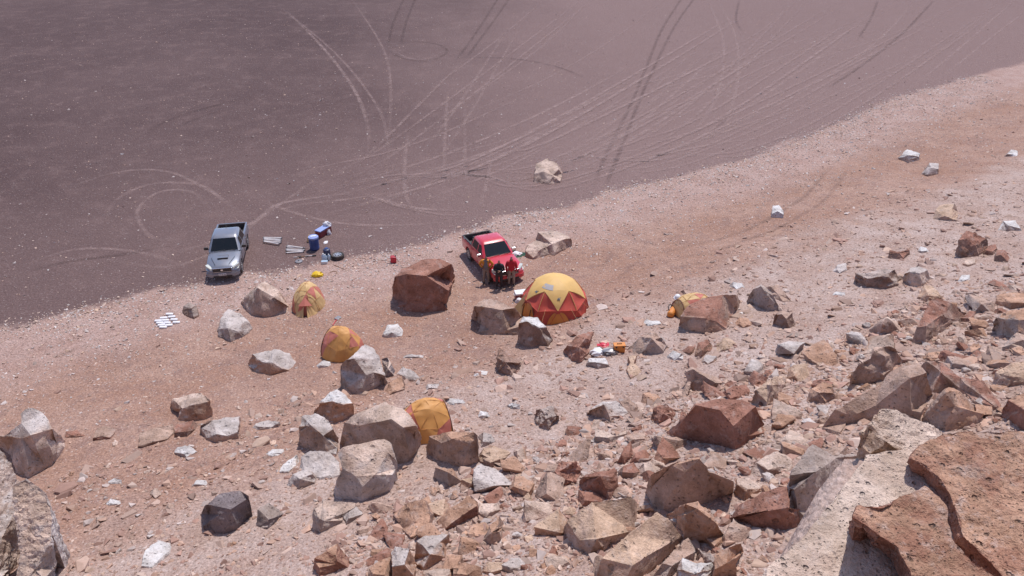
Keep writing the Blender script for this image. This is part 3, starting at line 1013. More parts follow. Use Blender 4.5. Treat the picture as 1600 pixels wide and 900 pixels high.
    ('flat tan slab near the bottom edge right of centre', '751,894 762,877 797,879 802,888 768,900', '753,892 768,894 800,886', 'COx'[:2], 0.7),
    # lower right slide of broken rock
    ('large dark red slab with a shaded face in the rock slide', '1035,674 1075,647 1086,631 1125,625 1162,625 1181,635 1198,660 1196,677 1150,703 1112,693 1050,683', '1037,671 1087,633 1125,641 1146,666 1170,681 1195,676', 'RR', 1.05, 0.15, 0.014),
    ('big curved tan slab facing the viewer in the rock slide', '1008,767 1017,742 1050,725 1065,719 1093,714 1108,736 1146,752 1147,768 1100,788 1037,802 1021,793', '1010,763 1050,727 1093,717 1110,738 1145,754', 'OT', 0.85, 0.1, 0.012),
    ('cream topped block with an orange hollow side', '905,754 910,745 932,737 963,734 968,768 952,780 912,768', '907,751 938,744 950,771 967,766', 'CR', 1.0),
    ('dark red base rock under the cream topped block', '901,784 904,765 930,770 948,778 940,786 910,793', None, 'RR'),
    ('crumbling dark red mass left of the cream topped block', '843,752 865,735 875,722 900,721 910,735 900,756 870,762', '846,748 872,742 908,738', 'RR', 0.95, 0.1, 0.05),
    ('pointed red rock standing behind the curved slab', '1018,726 1026,704 1035,682 1050,695 1066,715 1048,722 1032,730', '1019,722 1036,716 1064,715', 'RO', 0.9),
    ('rust block left of the pale block in the slide', '961,738 975,728 990,722 1001,737 990,748 970,748', None, 'RB'),
    ('pale block beside the rust block in the slide', '997,732 1005,724 1016,721 1033,732 1026,746 1000,744', None, 'PT'),
    ('narrow red shard above the rust block', '963,724 975,700 986,689 991,712 976,726', None, 'RR'),
    ('red wedge right of the narrow red shard', '981,724 992,707 1008,701 1021,715 996,723', None, 'RR'),
    ('grey shattered slab at the left end of the slide', '928,692 930,670 950,675 960,681 980,669 981,681 955,692', '930,682 950,684 980,677', 'PG', 0.9),
    ('pale and brown rock half sunk above the slide', '916,647 925,635 942,627 965,626 986,642 975,651 955,661 946,655', '918,645 944,632 952,650 982,644', 'WT', 1.0),
    ('crumbly red heap above the shattered slab', '1016,657 1022,637 1040,630 1056,640 1053,658 1030,663', '1018,648 1036,646 1054,648', 'RR', 0.9, 0, 0.07),
    ('broad cream layered slab low in the slide', '880,827 885,815 925,785 985,776 1001,785 998,816 986,836 955,851 945,866 922,868 900,858 885,841', '882,829 905,844 933,842 987,830', 'CT', 1.0, 0.2, 0.02),
    ('long tan log shaped block at the bottom of the slide', '928,893 940,872 980,837 1027,800 1047,815 1070,840 1050,863 1007,902 975,920 932,920', '932,896 988,884 1048,846 1068,839', 'CT', 1.0, 0.28, 0.016),
    ('orange two faced block right of the log shaped block', '1039,803 1070,787 1090,785 1110,805 1136,835 1117,863 1105,851 1092,850 1085,848 1070,841', '1041,805 1090,795 1112,812 1134,836', 'OO', 0.95, 0.1),
    ('shaded tan rock below the two faced block', '1013,905 1035,880 1055,860 1075,839 1088,855 1086,876 1060,890 1040,910', '1016,903 1050,884 1086,862', 'TG'),
    ('pale white slab at the bottom of the slide', '1056,892 1067,871 1090,880 1112,879 1116,893 1100,908 1060,910', '1058,890 1085,897 1114,890', 'HP', 0.8),
    ('dark wrinkled rock right of the shaded tan rock', '1087,872 1090,857 1112,866 1128,882 1118,890 1095,880', None, 'GB', 0.9, 0, 0.05),
    ('orange block with a step at the bottom right of the slide', '1114,905 1117,867 1138,856 1157,849 1163,860 1148,873 1153,900', '1116,890 1135,880 1160,862', 'OO'),
    ('low red wedge pointing left in the slide', '1135,812 1162,785 1190,767 1228,762 1236,792 1270,798 1262,820 1230,829 1180,825', '1138,811 1200,798 1233,793 1268,800', 'RR', 1.05, 0.1),
    ('large grey faced boulder with a pointed orange top', '1229,765 1237,742 1245,725 1270,696 1305,711 1348,711 1350,725 1313,776 1281,806 1257,823 1235,818 1231,785', '1233,762 1275,737 1308,715 1347,718', 'OG', 0.9, 0.2),
    ('long pale slab behind the low red wedge', '1165,744 1180,722 1215,704 1241,715 1236,735 1200,747', '1167,741 1200,734 1238,724', 'PB'),
    ('pale broken block left of the low red wedge', '1147,772 1150,747 1170,747 1201,760 1190,768 1163,783', '1148,762 1168,764 1196,763', 'PO'),
    ('great sloping tan boulder in the middle of the slide', '1281,669 1305,640 1340,620 1375,600 1385,587 1405,572 1435,569 1447,582 1458,617 1440,660 1425,656 1380,656 1345,660 1325,664 1310,681', '1284,668 1330,650 1368,634 1421,591 1447,585', 'TT', 0.8, 0.2, 0.014),
    ('grey ridged boulder behind the great sloping one', '1325,606 1330,585 1340,572 1360,560 1365,545 1385,540 1400,545 1412,567 1390,586 1380,597 1340,602', '1328,590 1361,562 1366,548 1402,549', 'TT', 0.85, 0.1),
    ('long rust slab running down right of the great boulder', '1436,574 1450,565 1470,564 1500,590 1537,592 1568,627 1560,643 1525,631 1487,608 1457,618', '1438,576 1470,582 1500,606 1560,638', 'RT', 0.9, 0.2, 0.025),
    ('angular boulder with a pale grey facet before the rust slab', '1439,650 1475,607 1482,603 1500,610 1538,642 1536,658 1512,668 1477,674 1441,659', '1441,652 1478,613 1492,634 1536,647', 'OT', 1.0),
    ('red boulder cut by the right edge above the foreground block', '1563,647 1575,625 1600,613 1642,620 1642,682 1600,674 1570,657', '1565,646 1600,640 1640,648', 'OR', 1.0),
    ('small tan rocks heap left of the great sloping boulder', '1257,628 1268,607 1285,595 1300,602 1306,622 1290,631', '1259,622 1280,614 1304,616', 'OB', 1.0, 0, 0.04),
    ('tan overhanging slab left of the small tan heap', '1172,629 1180,610 1205,590 1230,584 1226,604 1215,622 1198,634', '1174,624 1205,602 1228,588', 'CT', 1.0),
    ('low orange slab behind the rubble at the right', '1437,560 1450,551 1475,549 1478,561 1455,565', None, 'OO', 0.8),
    ('grey tan block right of the low orange slab', '1475,566 1480,556 1500,558 1522,566 1515,577 1485,576', None, 'TG', 0.8),
    ('small dark tan block right of the grey tan one', '1501,552 1515,540 1530,536 1534,546 1520,556', '1503,551 1518,550 1532,543', 'OD'),
    ('crumbling yellow tan boulder near the right edge', '1546,600 1556,582 1580,566 1600,562 1620,575 1618,600 1575,606', '1548,596 1578,588 1616,590', 'CT', 0.9, 0.1, 0.05),
    # foreground outcrop
    ('pale cream angular block on the near outcrop', '1343,712 1346,676 1360,659 1375,640 1400,639 1415,647 1450,662 1480,672 1470,700 1445,712 1400,720 1360,722', '1345,697 1362,664 1385,690 1413,712 1466,690', 'QC', 0.95, 0.25, 0.03, 0.5, 34, True, 6, 14.4),
    ('pale cream bedrock slab sloping down to the bottom edge', '1180,925 1200,887 1250,842 1285,800 1347,725 1352,710 1417,704 1480,705 1560,760 1600,960 1185,960', '1186,948 1300,950 1400,950 1598,950', 'QQ', 0.8, 0.06, 0.016, 0.3, 46, True, 12, 14.4),
    ('reddish brown near slab on top of the cream bedrock', '1330,811 1340,792 1380,782 1425,770 1445,760 1466,777 1478,797 1486,840 1522,875 1575,915 1590,960 1412,960 1404,893 1390,865 1362,846 1340,824', '1332,808 1350,818 1374,838 1402,854 1420,890 1440,945 1588,950', 'OR', 0.9, 0.14, 0.026, 0.3, 60, True, 10, 14.6),
    ('massive reddish near block with a dark crack at right', '1418,721 1442,695 1472,677 1520,669 1580,674 1645,690 1650,960 1600,960 1570,925 1540,890 1489,842 1481,805 1472,777 1446,752 1426,736', '1420,716 1440,726 1464,748 1484,772 1494,806 1503,838 1550,880 1602,945 1648,950', 'OR', 0.9, 0.22, 0.030, 0.3, 66, True, 12, 14.6),
]
for a in ROCKS:
    rock(*a)

# ---------------------------------------------------------------- shared materials
M_GREY = simple('silver_paint', (0.20, 0.215, 0.26), 0.36, 0.35, 0.06, 3, 0.6, dust=0.22)
M_RED = simple('red_paint', (0.54, 0.018, 0.034), 0.34, 0.0, 0.08, 3, 0.6, dust=0.07)
M_GLASS = simple('dark_glass', (0.008, 0.010, 0.012), 0.08, 0.0, 0.1, 2, 0.0, dust=0.02)
M_BLACK = simple('black_plastic', (0.022, 0.021, 0.022), 0.55, 0, 0.2, 8, dust=0.12)
M_RUBBER = simple('tyre_rubber', (0.020, 0.019, 0.019), 0.85, 0, 0.2, 9, dust=0.3)
M_RIM = simple('rim_metal', (0.55, 0.55, 0.57), 0.35, 0.75, 0.1, 8, dust=0.2)
M_CHROME = simple('chrome', (0.75, 0.76, 0.78), 0.16, 1.0, 0.05, 5)
M_LAMP = simple('lamp_lens', (0.62, 0.62, 0.55), 0.12, 0.1, 0.08, 6, 0.5)
M_TAIL = simple('tail_lamp', (0.35, 0.01, 0.012), 0.2)
M_WHITE = simple('white_plastic', (0.74, 0.74, 0.75), 0.5, 0, 0.06, 5, dust=0.15)
M_LINER = simple('bed_liner', (0.035, 0.032, 0.034), 0.8, 0, 0.3, 10, dust=0.35)
M_YEL = simple('yellow_nylon', (0.66, 0.40, 0.125), 0.62, 0, 0.10, 3, dust=0.10, bump=0.3)
M_ORG = simple('orange_nylon', (0.62, 0.22, 0.040), 0.62, 0, 0.12, 3, dust=0.10, bump=0.3)
M_SALMON = simple('red_nylon', (0.50, 0.066, 0.040), 0.62, 0, 0.12, 3, dust=0.10, bump=0.3)
M_PALEYEL = simple('faded_yellow_nylon', (0.60, 0.385, 0.165), 0.62, 0, 0.10, 3, dust=0.12, bump=0.3)
M_FADERED = simple('faded_red_nylon', (0.52, 0.155, 0.110), 0.62, 0, 0.12, 3, dust=0.12, bump=0.3)
M_POLE = simple('tent_pole_sleeve', (0.14, 0.055, 0.035), 0.7)
M_SEAM = simple('tent_seam', (0.50, 0.235, 0.075), 0.7)
M_AMBER = simple('amber_nylon', (0.60, 0.285, 0.075), 0.62, 0, 0.14, 3, dust=0.14, bump=0.4)
M_BLUE = simple('blue_plastic', (0.022, 0.060, 0.21), 0.42, 0, 0.12, 6, dust=0.10)
M_NAVY = simple('navy_plastic', (0.018, 0.028, 0.085), 0.5, 0, 0.15, 6, dust=0.10)
M_LBLUE = simple('pale_blue_lid', (0.27, 0.34, 0.62), 0.45, 0, 0.1, 6, dust=0.15)
M_MAROON = simple('maroon_plastic', (0.19, 0.022, 0.032), 0.5, 0, 0.12, 6, dust=0.12)
M_CANRED = simple('red_plastic', (0.55, 0.025, 0.05), 0.4, 0, 0.1, 6, dust=0.06)
M_CANYEL = simple('bright_yellow_cloth', (0.72, 0.46, 0.01), 0.6, 0, 0.15, 8)
M_PVC = simple('white_pvc', (0.66, 0.61, 0.60), 0.45, 0, 0.08, 12, dust=0.3)
M_CLEAR = simple('clear_bottle', (0.42, 0.52, 0.62), 0.15, 0, 0.1, 10, 0.3)
M_BAG = simple('white_cloth_bag', (0.72, 0.70, 0.72), 0.8, 0, 0.10, 10, dust=0.12, bump=0.5)
M_GREEN = simple('green_tarp', (0.02, 0.11, 0.065), 0.6, 0, 0.25, 9, dust=0.1)
M_WOOD = simple('wooden_handle', (0.30, 0.17, 0.10), 0.7, 0, 0.2, 14)
M_STEEL = simple('grey_steel', (0.24, 0.23, 0.24), 0.5, 0.7, 0.15, 9, dust=0.25)
M_SKIN = simple('skin', (0.33, 0.17, 0.11), 0.55, 0, 0.06, 12)
M_HAIR = simple('dark_hair', (0.018, 0.012, 0.009), 0.7, 0, 0.3, 30)
M_JORG = simple('orange_jacket_cloth', (0.62, 0.235, 0.022), 0.75, 0, 0.12, 14, bump=0.4)
M_JBLK = simple('black_jacket_cloth', (0.014, 0.015, 0.020), 0.75, 0, 0.2, 14, bump=0.4)
M_JRED = simple('red_jacket_cloth', (0.42, 0.012, 0.024), 0.75, 0, 0.12, 14, bump=0.4)
M_VEST = simple('grey_shirt_cloth', (0.17, 0.165, 0.18), 0.8, 0, 0.12, 14, bump=0.4)
M_KHAKI = simple('khaki_trouser_cloth', (0.30, 0.235, 0.19), 0.8, 0, 0.12, 14, bump=0.4)
M_DTROU = simple('dark_trouser_cloth', (0.045, 0.032, 0.036), 0.8, 0, 0.15, 14, bump=0.4)
M_BOOT = simple('brown_boot', (0.06, 0.04, 0.032), 0.7, 0, 0.2, 14, dust=0.3)
M_SCARF = simple('black_scarf', (0.012, 0.012, 0.014), 0.8)
M_BADGE = simple('grey_blue_badge', (0.12, 0.16, 0.20), 0.6)
M_WINDOW = simple('cloudy_tent_window', (0.42, 0.38, 0.37), 0.25, 0, 0.15, 5)


# ---------------------------------------------------------------- pickups
def loft(bm, secs):
    rings = [[bm.verts.new((x, y, z)) for (y, z) in pts] for x, pts in secs]
    n = len(rings[0])
    for a, b in zip(rings, rings[1:]):
        for k in range(n):
            bm.faces.new((a[k], a[(k + 1) % n], b[(k + 1) % n], b[k]))
    bm.faces.new(rings[0][::-1])
    bm.faces.new(rings[-1])


def body_section(hw, zt_, zb, crown=0.03):
    half = [(0.0, zt_), (0.55 * hw, zt_ - crown * 0.4), (0.84 * hw, zt_ - crown), (0.955 * hw, zt_ - crown - 0.05), (hw, zt_ - 0.20),
            (hw * 1.005, zt_ - 0.38), (0.985 * hw, zb + 0.08), (0.90 * hw, zb), (0.0, zb)]
    return half + [(-y, z) for (y, z) in half[-2:0:-1]]


def bool_apply(o, cutters):
    for c in cutters:
        md = o.modifiers.new('cut', 'BOOLEAN')
        md.operation = 'DIFFERENCE'
        md.solver = 'EXACT'
        md.object = c
    dg = bpy.context.evaluated_depsgraph_get()
    me = bpy.data.meshes.new_from_object(o.evaluated_get(dg))
    o.modifiers.clear()
    o.data = me
    for c in cutters:
        bpy.data.objects.remove(c, do_unlink=True)


def panel(name, pts, mat, parent, thick=0.012):
    """flat plate given by its outer corners, pushed outwards a little and given thickness"""
    pts = [Vector(p) for p in pts]
    nrm = (pts[1] - pts[0]).cross(pts[2] - pts[0]).normalized()
    bm = bmesh.new()
    a = [bm.verts.new(p + nrm * thick) for p in pts]
    b = [bm.verts.new(p - nrm * 0.006) for p in pts]
    bm.faces.new(a)
    bm.faces.new(b[::-1])
    for i in range(len(pts)):
        j = (i + 1) % len(pts)
        bm.faces.new((a[i], b[i], b[j], a[j]))
    return obj(name, bm, mat, parent)


def pickup(name, label, paint_mat, front_axle, heading, scoop, dark_bumper):
    """double cab pickup, local +x forward"""
    d = Vector((math.cos(heading), math.sin(heading)))
    c = front_axle.to_2d() - d * 1.54
    t = thing(name, label, 'pickup truck', (c.x, c.y, 0), heading)
    # sit on the ground under its wheels
    zf, zr = zt(*(c + d * 1.54)), zt(*(c - d * 1.54))
    t.location.z = (zf + zr) / 2
    t.rotation_euler = (0, -math.atan2(zf - zr, 3.08), heading)
    bm = bmesh.new()
    loft(bm, [(-2.62, body_section(0.86, 1.12, 0.52)), (-2.56, body_section(0.885, 1.15, 0.42)), (-1.54, body_section(0.90, 1.15, 0.36)), (-1.0, body_section(0.90, 1.15, 0.34)),
              (0.0, body_section(0.905, 1.13, 0.34)), (0.95, body_section(0.905, 1.12, 0.34)), (1.15, body_section(0.90, 1.12, 0.34, 0.05)), (1.54, body_section(0.90, 1.095, 0.36, 0.06)),
              (1.95, body_section(0.885, 1.04, 0.36, 0.07)), (2.25, body_section(0.86, 0.965, 0.34, 0.09)), (2.42, body_section(0.82, 0.88, 0.34, 0.07)), (2.52, body_section(0.74, 0.78, 0.36, 0.05)), (2.57, body_section(0.58, 0.68, 0.40, 0.03))])
    body = obj('body', bm, paint_mat, t, smooth=32)
    cutters = []
    for x in (1.54, -1.54):
        b2 = bmesh.new()
        cyl(b2, (x, -1.2, 0.37), (x, -0.62, 0.37), 0.46, seg=28)
        cyl(b2, (x, 0.62, 0.37), (x, 1.2, 0.37), 0.46, seg=28)
        cutters.append(obj('cutter', b2, None, t))
    b2 = bmesh.new()
    bx(b2, (-1.78, 0, 1.25), (1.50, 1.56, 1.0))
    cutters.append(obj('cutter', b2, None, t))
    bpy.context.view_layer.update()
    bool_apply(body, cutters)
    body.data.shade_smooth()
    body.data.set_sharp_from_angle(angle=R(32))
    # load bed liner
    bm = bmesh.new()
    bx(bm, (-1.78, 0, 0.765), (1.47, 1.53, 0.02))
    for s in (-1, 1): bx(bm, (-1.78, s * 0.768, 0.95), (1.47, 0.015, 0.40))
    bx(bm, (-1.052, 0, 0.95), (0.016, 1.53, 0.40)); bx(bm, (-2.508, 0, 0.95), (0.016, 1.53, 0.40))
    obj('bed_liner', bm, M_LINER, t)
    bm = bmesh.new()
    for s in (-1, 1): bx(bm, (-1.79, s * 0.825, 1.152), (1.56, 0.085, 0.03), bevel=0.01)
    bx(bm, (-2.575, 0, 1.150), (0.075, 1.56, 0.03), bevel=0.01)
    obj('bed_rail', bm, paint_mat if not dark_bumper else M_BLACK, t)
    # cab
    secs = []
    bm = bmesh.new()
    lv = [(1.11, 1.02, -1.02, 0.885), (1.24, 0.84, -1.00, 0.855), (1.60, 0.42, -0.93, 0.735), (1.70, 0.27, -0.88, 0.685), (1.745, 0.10, -0.78, 0.62), (1.76, -0.05, -0.60, 0.50)]
    rings = []
    for z, xf, xr, hw in lv:
        r = 0.10
        pts = [(xf, hw - 0.16), (xf - 0.05, hw - 0.04), (xf - 0.16, hw), (xr + 0.10, hw), (xr + 0.02, hw - 0.03), (xr, hw - 0.12)]
        pts = pts + [(x, -y) for x, y in pts[::-1]]
        rings.append([bm.verts.new((x, y, z)) for x, y in pts])
    n = len(rings[0])
    for a, b in zip(rings, rings[1:]):
        for k in range(n): bm.faces.new((a[k], a[(k + 1) % n], b[(k + 1) % n], b[k]))
    bm.faces.new(rings[-1]); bm.faces.new(rings[0][::-1])
    cab = obj('cab', bm, paint_mat, t, smooth=40)

    def on(z, which):                                   # interpolated cab outline at a height
        zs = [l[0] for l in lv]
        return float(np.interp(z, zs, [l[which] for l in lv]))
    z0, z1 = 1.155, 1.64
    fx0, fx1, rx0, rx1 = on(z0, 1), on(z1, 1), on(z0, 2), on(z1, 2)
    w0, w1 = on(z0, 3) - 0.13, on(z1, 3) - 0.11
    panel('windscreen', [(fx0 + .004, -w0, z0), (fx0 + .004, w0, z0), (fx1 + .012, w1, z1), (fx1 + .012, -w1, z1)], M_GLASS, cab, 0.014)
    panel('rear_window', [(rx0, w0, z0 + .04), (rx0, -w0, z0 + .04), (rx1, -w1 + .05, z1 - .02), (rx1, w1 - .05, z1 - .02)], M_GLASS, cab)
    for s in (1, -1):
        y0, y1 = on(1.19, 3), on(1.60, 3)
        f = [(0.70, y0, 1.19), (0.03, y0, 1.19), (0.03, y1 + .006, 1.60), (0.33, y1 + .006, 1.60)]
        r_ = [(-0.06, y0, 1.19), (-0.86, y0, 1.19), (-0.74, y1 + .006, 1.60), (-0.06, y1 + .006, 1.60)]
        for q in (f, r_):
            q = [(x, s * y, z) for x, y, z in q]
            panel('side_window', q[::-1] if s > 0 else q, M_GLASS, cab, 0.012)
        # doors: seams and handles
        for xa in (0.98, -0.02, -0.98):
            bm = bmesh.new()
            bx(bm, (xa, s * 0.906, 0.80), (0.014, 0.014, 0.58))
            obj('door_seam', bm, M_BLACK, body)
        for xa in (0.13, -0.80):
            bm = bmesh.new()
            bx(bm, (xa, s * 0.922, 0.99), (0.17, 0.035, 0.035), bevel=0.01)
            obj('door_handle', bm, M_CHROME if scoop else paint_mat, t)
        bm = bmesh.new()
        bx(bm, (0.66, s * 1.03, 1.20), (0.10, 0.24, 0.17), bevel=0.035)
        bx(bm, (0.68, s * 0.91, 1.15), (0.05, 0.12, 0.04))
        obj('wing_mirror', bm, M_BLACK if scoop else M_CHROME, t)
        # lamps
        bm = bmesh.new()
        pts = [(2.40, .83, .74), (2.18, .885, .80), (2.16, .875, .95), (2.33, .78, .935), (2.46, .58, .84), (2.51, .56, .72)]
        ctr = Vector((2.1, 0.5, 0.75))
        a = [bm.verts.new(Vector((x, s * y, z)) + Vector((.022, s * .022, .006))) for x, y, z in pts]
        b = [bm.verts.new(Vector((x - .10, s * (y - .10), z - .01))) for x, y, z in pts]
        bm.faces.new(a); bm.faces.new(b[::-1])
        for i in range(6): bm.faces.new((a[i], b[i], b[(i + 1) % 6], a[(i + 1) % 6]))
        obj('headlight', bm, M_LAMP, t)
        bm = bmesh.new()
        bx(bm, (-2.60, s * 0.80, 0.93), (0.06, 0.11, 0.34), bevel=0.015)
        obj('tail_light', bm, M_TAIL, t)
        bm = bmesh.new()
        bx(bm, (2.42, s * 0.66, 0.47), (0.10, 0.16, 0.10), bevel=0.03)
        obj('fog_light', bm, M_BLACK, t)
        bm = bmesh.new()
        tube(bm, [(1.62, s * 0.64, 1.10), (2.30, s * 0.36, 0.965)], 0.010, 5)
        obj('bonnet_crease', bm, M_BLACK if scoop else paint_mat, body)
    # grille, bumper, plate
    bm = bmesh.new()
    bx(bm, (2.525, 0, 0.755), (0.12, 1.00, 0.26), bevel=0.04)
    gr = obj('grille', bm, M_BLACK, t)
    bm = bmesh.new()
    bx(bm, (2.555, 0, 0.885), (0.05, 1.04, 0.030), bevel=0.010)
    bx(bm, (2.572, 0, 0.665), (0.05, 0.94, 0.022), bevel=0.006)
    obj('grille_bar', bm, M_CHROME, gr)
    bm = bmesh.new()
    lathe(bm, [(0.001, 0), (0.06, 0), (0.06, 0.02), (0.001, 0.02)], 'Z', 14)
    bmesh.ops.transform(bm, matrix=Matrix.Translation((2.58, 0, 0.78)) @ Matrix.Rotation(R(90), 4, 'Y') @ Matrix.Diagonal((0.8, 1.2, 1, 1)), verts=bm.verts)
    obj('emblem', bm, M_CHROME, gr)
    bm = bmesh.new()
    loft(bm, [(2.30, [(-.90, .34), (-.90, .60), (.90, .60), (.90, .34)]), (2.48, [(-.84, .34), (-.84, .62), (.84, .62), (.84, .34)]), (2.62, [(-.62, .38), (-.62, .60), (.62, .60), (.62, .38)])])
    bmesh.ops.bevel(bm, geom=list(bm.edges), offset=0.03, segments=2, affect='EDGES')
    bp = obj('front_bumper', bm, paint_mat, t, smooth=40)
    bm = bmesh.new()
    bx(bm, (2.60, 0, 0.41), (0.06, 1.0, 0.11), bevel=0.02)
    obj('air_intake', bm, M_BLACK, bp)
    bm = bmesh.new()
    bx(bm, (2.635, 0, 0.53), (0.02, 0.40, 0.13), bevel=0.008)
    pl = obj('number_plate', bm, M_WHITE, t)
    bm = bmesh.new()
    for i in range(6): bx(bm, (2.648, -0.145 + 0.053 * i + (0.02 if i > 1 else 0) + (0.02 if i > 3 else 0) - 0.01, 0.53), (0.006, 0.028, 0.07))
    obj('plate_characters', bm, M_BLACK, pl)
    bm = bmesh.new()
    bx(bm, (-2.66, 0, 0.50), (0.14, 1.70, 0.16), bevel=0.03)
    obj('rear_bumper', bm, M_CHROME, t)
    # roof fittings and wipers
    bm = bmesh.new()
    tube(bm, [(-0.62, 0, 1.755), (-0.86, 0, 1.93)], 0.010, 5)
    obj('antenna', bm, M_BLACK, cab)
    bm = bmesh.new()
    bx(bm, (0.36, 0, 1.585), (0.03, 0.20, 0.05))
    obj('rear_view_mirror', bm, M_WHITE, cab)
    bm = bmesh.new()
    for y0, y1 in ((-0.55, 0.05), (0.02, 0.60)): tube(bm, [(1.02, y0, 1.16), (0.98, y1, 1.19)], 0.012, 5)
    obj('wiper', bm, M_BLACK, cab)
    if scoop:
        bm = bmesh.new()
        loft(bm, [(1.44, [(-.30, 1.04), (-.28, 1.12), (.28, 1.12), (.30, 1.04)]), (1.62, [(-.30, 1.02), (-.29, 1.15), (.29, 1.15), (.30, 1.02)]), (1.80, [(-.29, 1.0), (-.28, 1.135), (.28, 1.135), (.29, 1.0)])])
        sc = obj('bonnet_scoop', bm, paint_mat, t, smooth=30)
        bm = bmesh.new()
        bx(bm, (1.805, 0, 1.085), (0.02, 0.50, 0.075))
        obj('scoop_opening', bm, M_BLACK, sc)
    else:
        bm = bmesh.new()
        tube(bm, [(-1.12, -0.80, 1.10), (-1.14, -0.72, 1.42), (-1.14, 0.72, 1.42), (-1.12, 0.80, 1.10)], 0.035, 8)
        obj('roll_bar', bm, M_BLACK, t)
        bm = bmesh.new()
        bx(bm, (-2.25, 0.15, 0.92), (0.40, 0.9, 0.28), 0.1, 0.06)
        obj('bed_load', bm, M_BLACK, t)
    # wheels
    for x in (1.54, -1.54):
        for s in (1, -1):
            w = bpy.data.objects.new('wheel', None)
            link(w, t)
            w.location = (x, s * 0.775, 0.372)
            w.empty_display_size = 0.2
            wheel_parts(w, s)
    return t


def wheel_parts(w, s=1):
    bm = bmesh.new()
    lathe(bm, [(0.215, -0.10), (0.30, -0.125), (0.355, -0.115), (0.375, -0.085), (0.378, 0.0), (0.375, 0.085), (0.355, 0.115), (0.30, 0.125), (0.215, 0.10)], 'Y', 28)
    obj('tyre', bm, M_RUBBER, w, smooth=40)
    bm = bmesh.new()
    y = 0.085 * s
    lathe(bm, [(0.001, y - .04), (0.218, y - .06 * s), (0.232, y + .02 * s), (0.205, y + .02 * s), (0.19, y - .01 * s), (0.001, y - 0.012 * s)], 'Y', 24)
    for k in range(6):
        a = k * math.pi / 3
        bx(bm, (0.115 * math.cos(a), y + 0.012 * s, 0.115 * math.sin(a)), (0.17, 0.045, 0.062), m=Matrix.Rotation(-a, 4, 'Y'))
    cyl(bm, (0, y - .02, 0), (0, y + .032 * s, 0), 0.06, seg=12)
    obj('rim', bm, M_RIM, w, smooth=40)


grey_front = (hit(325, 438) + hit(377, 437)) / 2
gh = R(-79.5)
pickup('pickup_truck', 'silver grey double cab pickup with bonnet scoop parked at the plain edge', M_GREY, grey_front + Vector((-0.12, 0.78, 0)), gh, True, False)
red_front = hit(785, 437)
pickup('pickup_truck', 'red double cab pickup with three people standing before its bonnet', M_RED, red_front + Vector((0.05, 0.22, 0)), R(-67), False, True)


# ---------------------------------------------------------------- tents
S_ID = [0.0]


def dome_tent(name, label, loc, rotz, dims, colour_of, sag=0.05, twist=0.0, sub=5, lean=0.0, round_=0.5, peak=0.0, lower=0.0, crown=0, flat_end=False):
    """geodesic tent: every fabric triangle is a part of its own"""
    t = thing(name, label, 'tent', loc, rotz)
    S_ID[0] += 7.3
    bm = bmesh.new()
    bmesh.ops.create_icosphere(bm, subdivisions=2, radius=1.0, matrix=Matrix.Rotation(twist, 4, 'Z'))
    tris = []
    for f in bm.faces:
        if f.calc_center_median().z > 0.02: tris.append([v.co.copy() for v in f.verts])
    edges = []
    for e in bm.edges:
        if min(v.co.z for v in e.verts) > -0.02 and max(v.co.z for v in e.verts) > 0.02: edges.append([v.co.copy() for v in e.verts])
    bm.free()
    tris.sort(key=lambda q: (-round(sum(v.z for v in q), 2), math.atan2(sum(v.y for v in q), sum(v.x for v in q))))
    S = Vector(dims)

    def place(p):
        if lower:
            th = math.acos(max(-1, min(1, p.z / p.length)))
            t2 = th + R(lower) * math.sin(2 * th)
            k = math.hypot(p.x, p.y)
            if k > 1e-6: p = Vector((p.x / k * math.sin(t2), p.y / k * math.sin(t2), math.cos(t2))) * p.length
        if flat_end and p.x < -0.62: p = Vector((-0.62 - 0.22 * (-0.62 - p.x), p.y, p.z))
        z = max(0.0, p.z)
        q = Vector((p.x * S.x * (1 - 0.3 * peak * z * z), p.y * S.y * (1 - peak * z * z), z * S.z))
        q.x += lean * z * S.x
        return q

    for i, tri in enumerate(tris):
        b = bmesh.new()
        n = sub
        vs_ = {}
        A, B, Cc = tri
        for a in range(n + 1):
            for c in range(n + 1 - a):
                w = (a / n, c / n, 1 - (a + c) / n)
                p = A * w[0] + B * w[1] + Cc * w[2]
                bulge = 27 * w[0] * w[1] * w[2]
                edge = min(w)
                r = p.length
                p = p * (1.0 + (0.95 if i < crown else round_) * (1.0 / r - 1.0) * (1 - (0.0 if i < crown or round_ > .8 else 0.5) * bulge))
                p *= 1 - (0.0 if i < crown else sag) * 0.5 * bulge + (0.05 * noise.noise(Vector((p.x * 3, p.y * 3, p.z * 1.5)) + Vector((S_ID[0], 0, 0))) + 0.025 * noise.noise(Vector((p.x * 9, p.y * 9, p.z * 3)) + Vector((S_ID[0], 0, 0))) if round_ > .8 else 0.016 * noise.noise(p * 6 + Vector((i, 0, 0))) * min(1, edge * 8))
                vs_[(a, c)] = b.verts.new(place(p))
        for a in range(n):
            for c in range(n - a):
                b.faces.new((vs_[(a, c)], vs_[(a + 1, c)], vs_[(a, c + 1)]))
                if a + c < n - 1: b.faces.new((vs_[(a + 1, c)], vs_[(a + 1, c + 1)], vs_[(a, c + 1)]))
        cen = (A + B + Cc) / 3
        o = obj('fabric_panel', b, colour_of(i, cen), t, smooth=50)
        # make sure the fabric faces outwards
        me = o.data
        if len(me.polygons) and me.polygons[0].normal.dot(Vector((cen.x, cen.y, cen.z))) < 0: me.flip_normals()
    return t, place, edges


# big dome: yellow crown, red flanks
dome_c = hit(866, 486)


def big_col(i, c):
    return M_YEL if i < 10 else M_SALMON


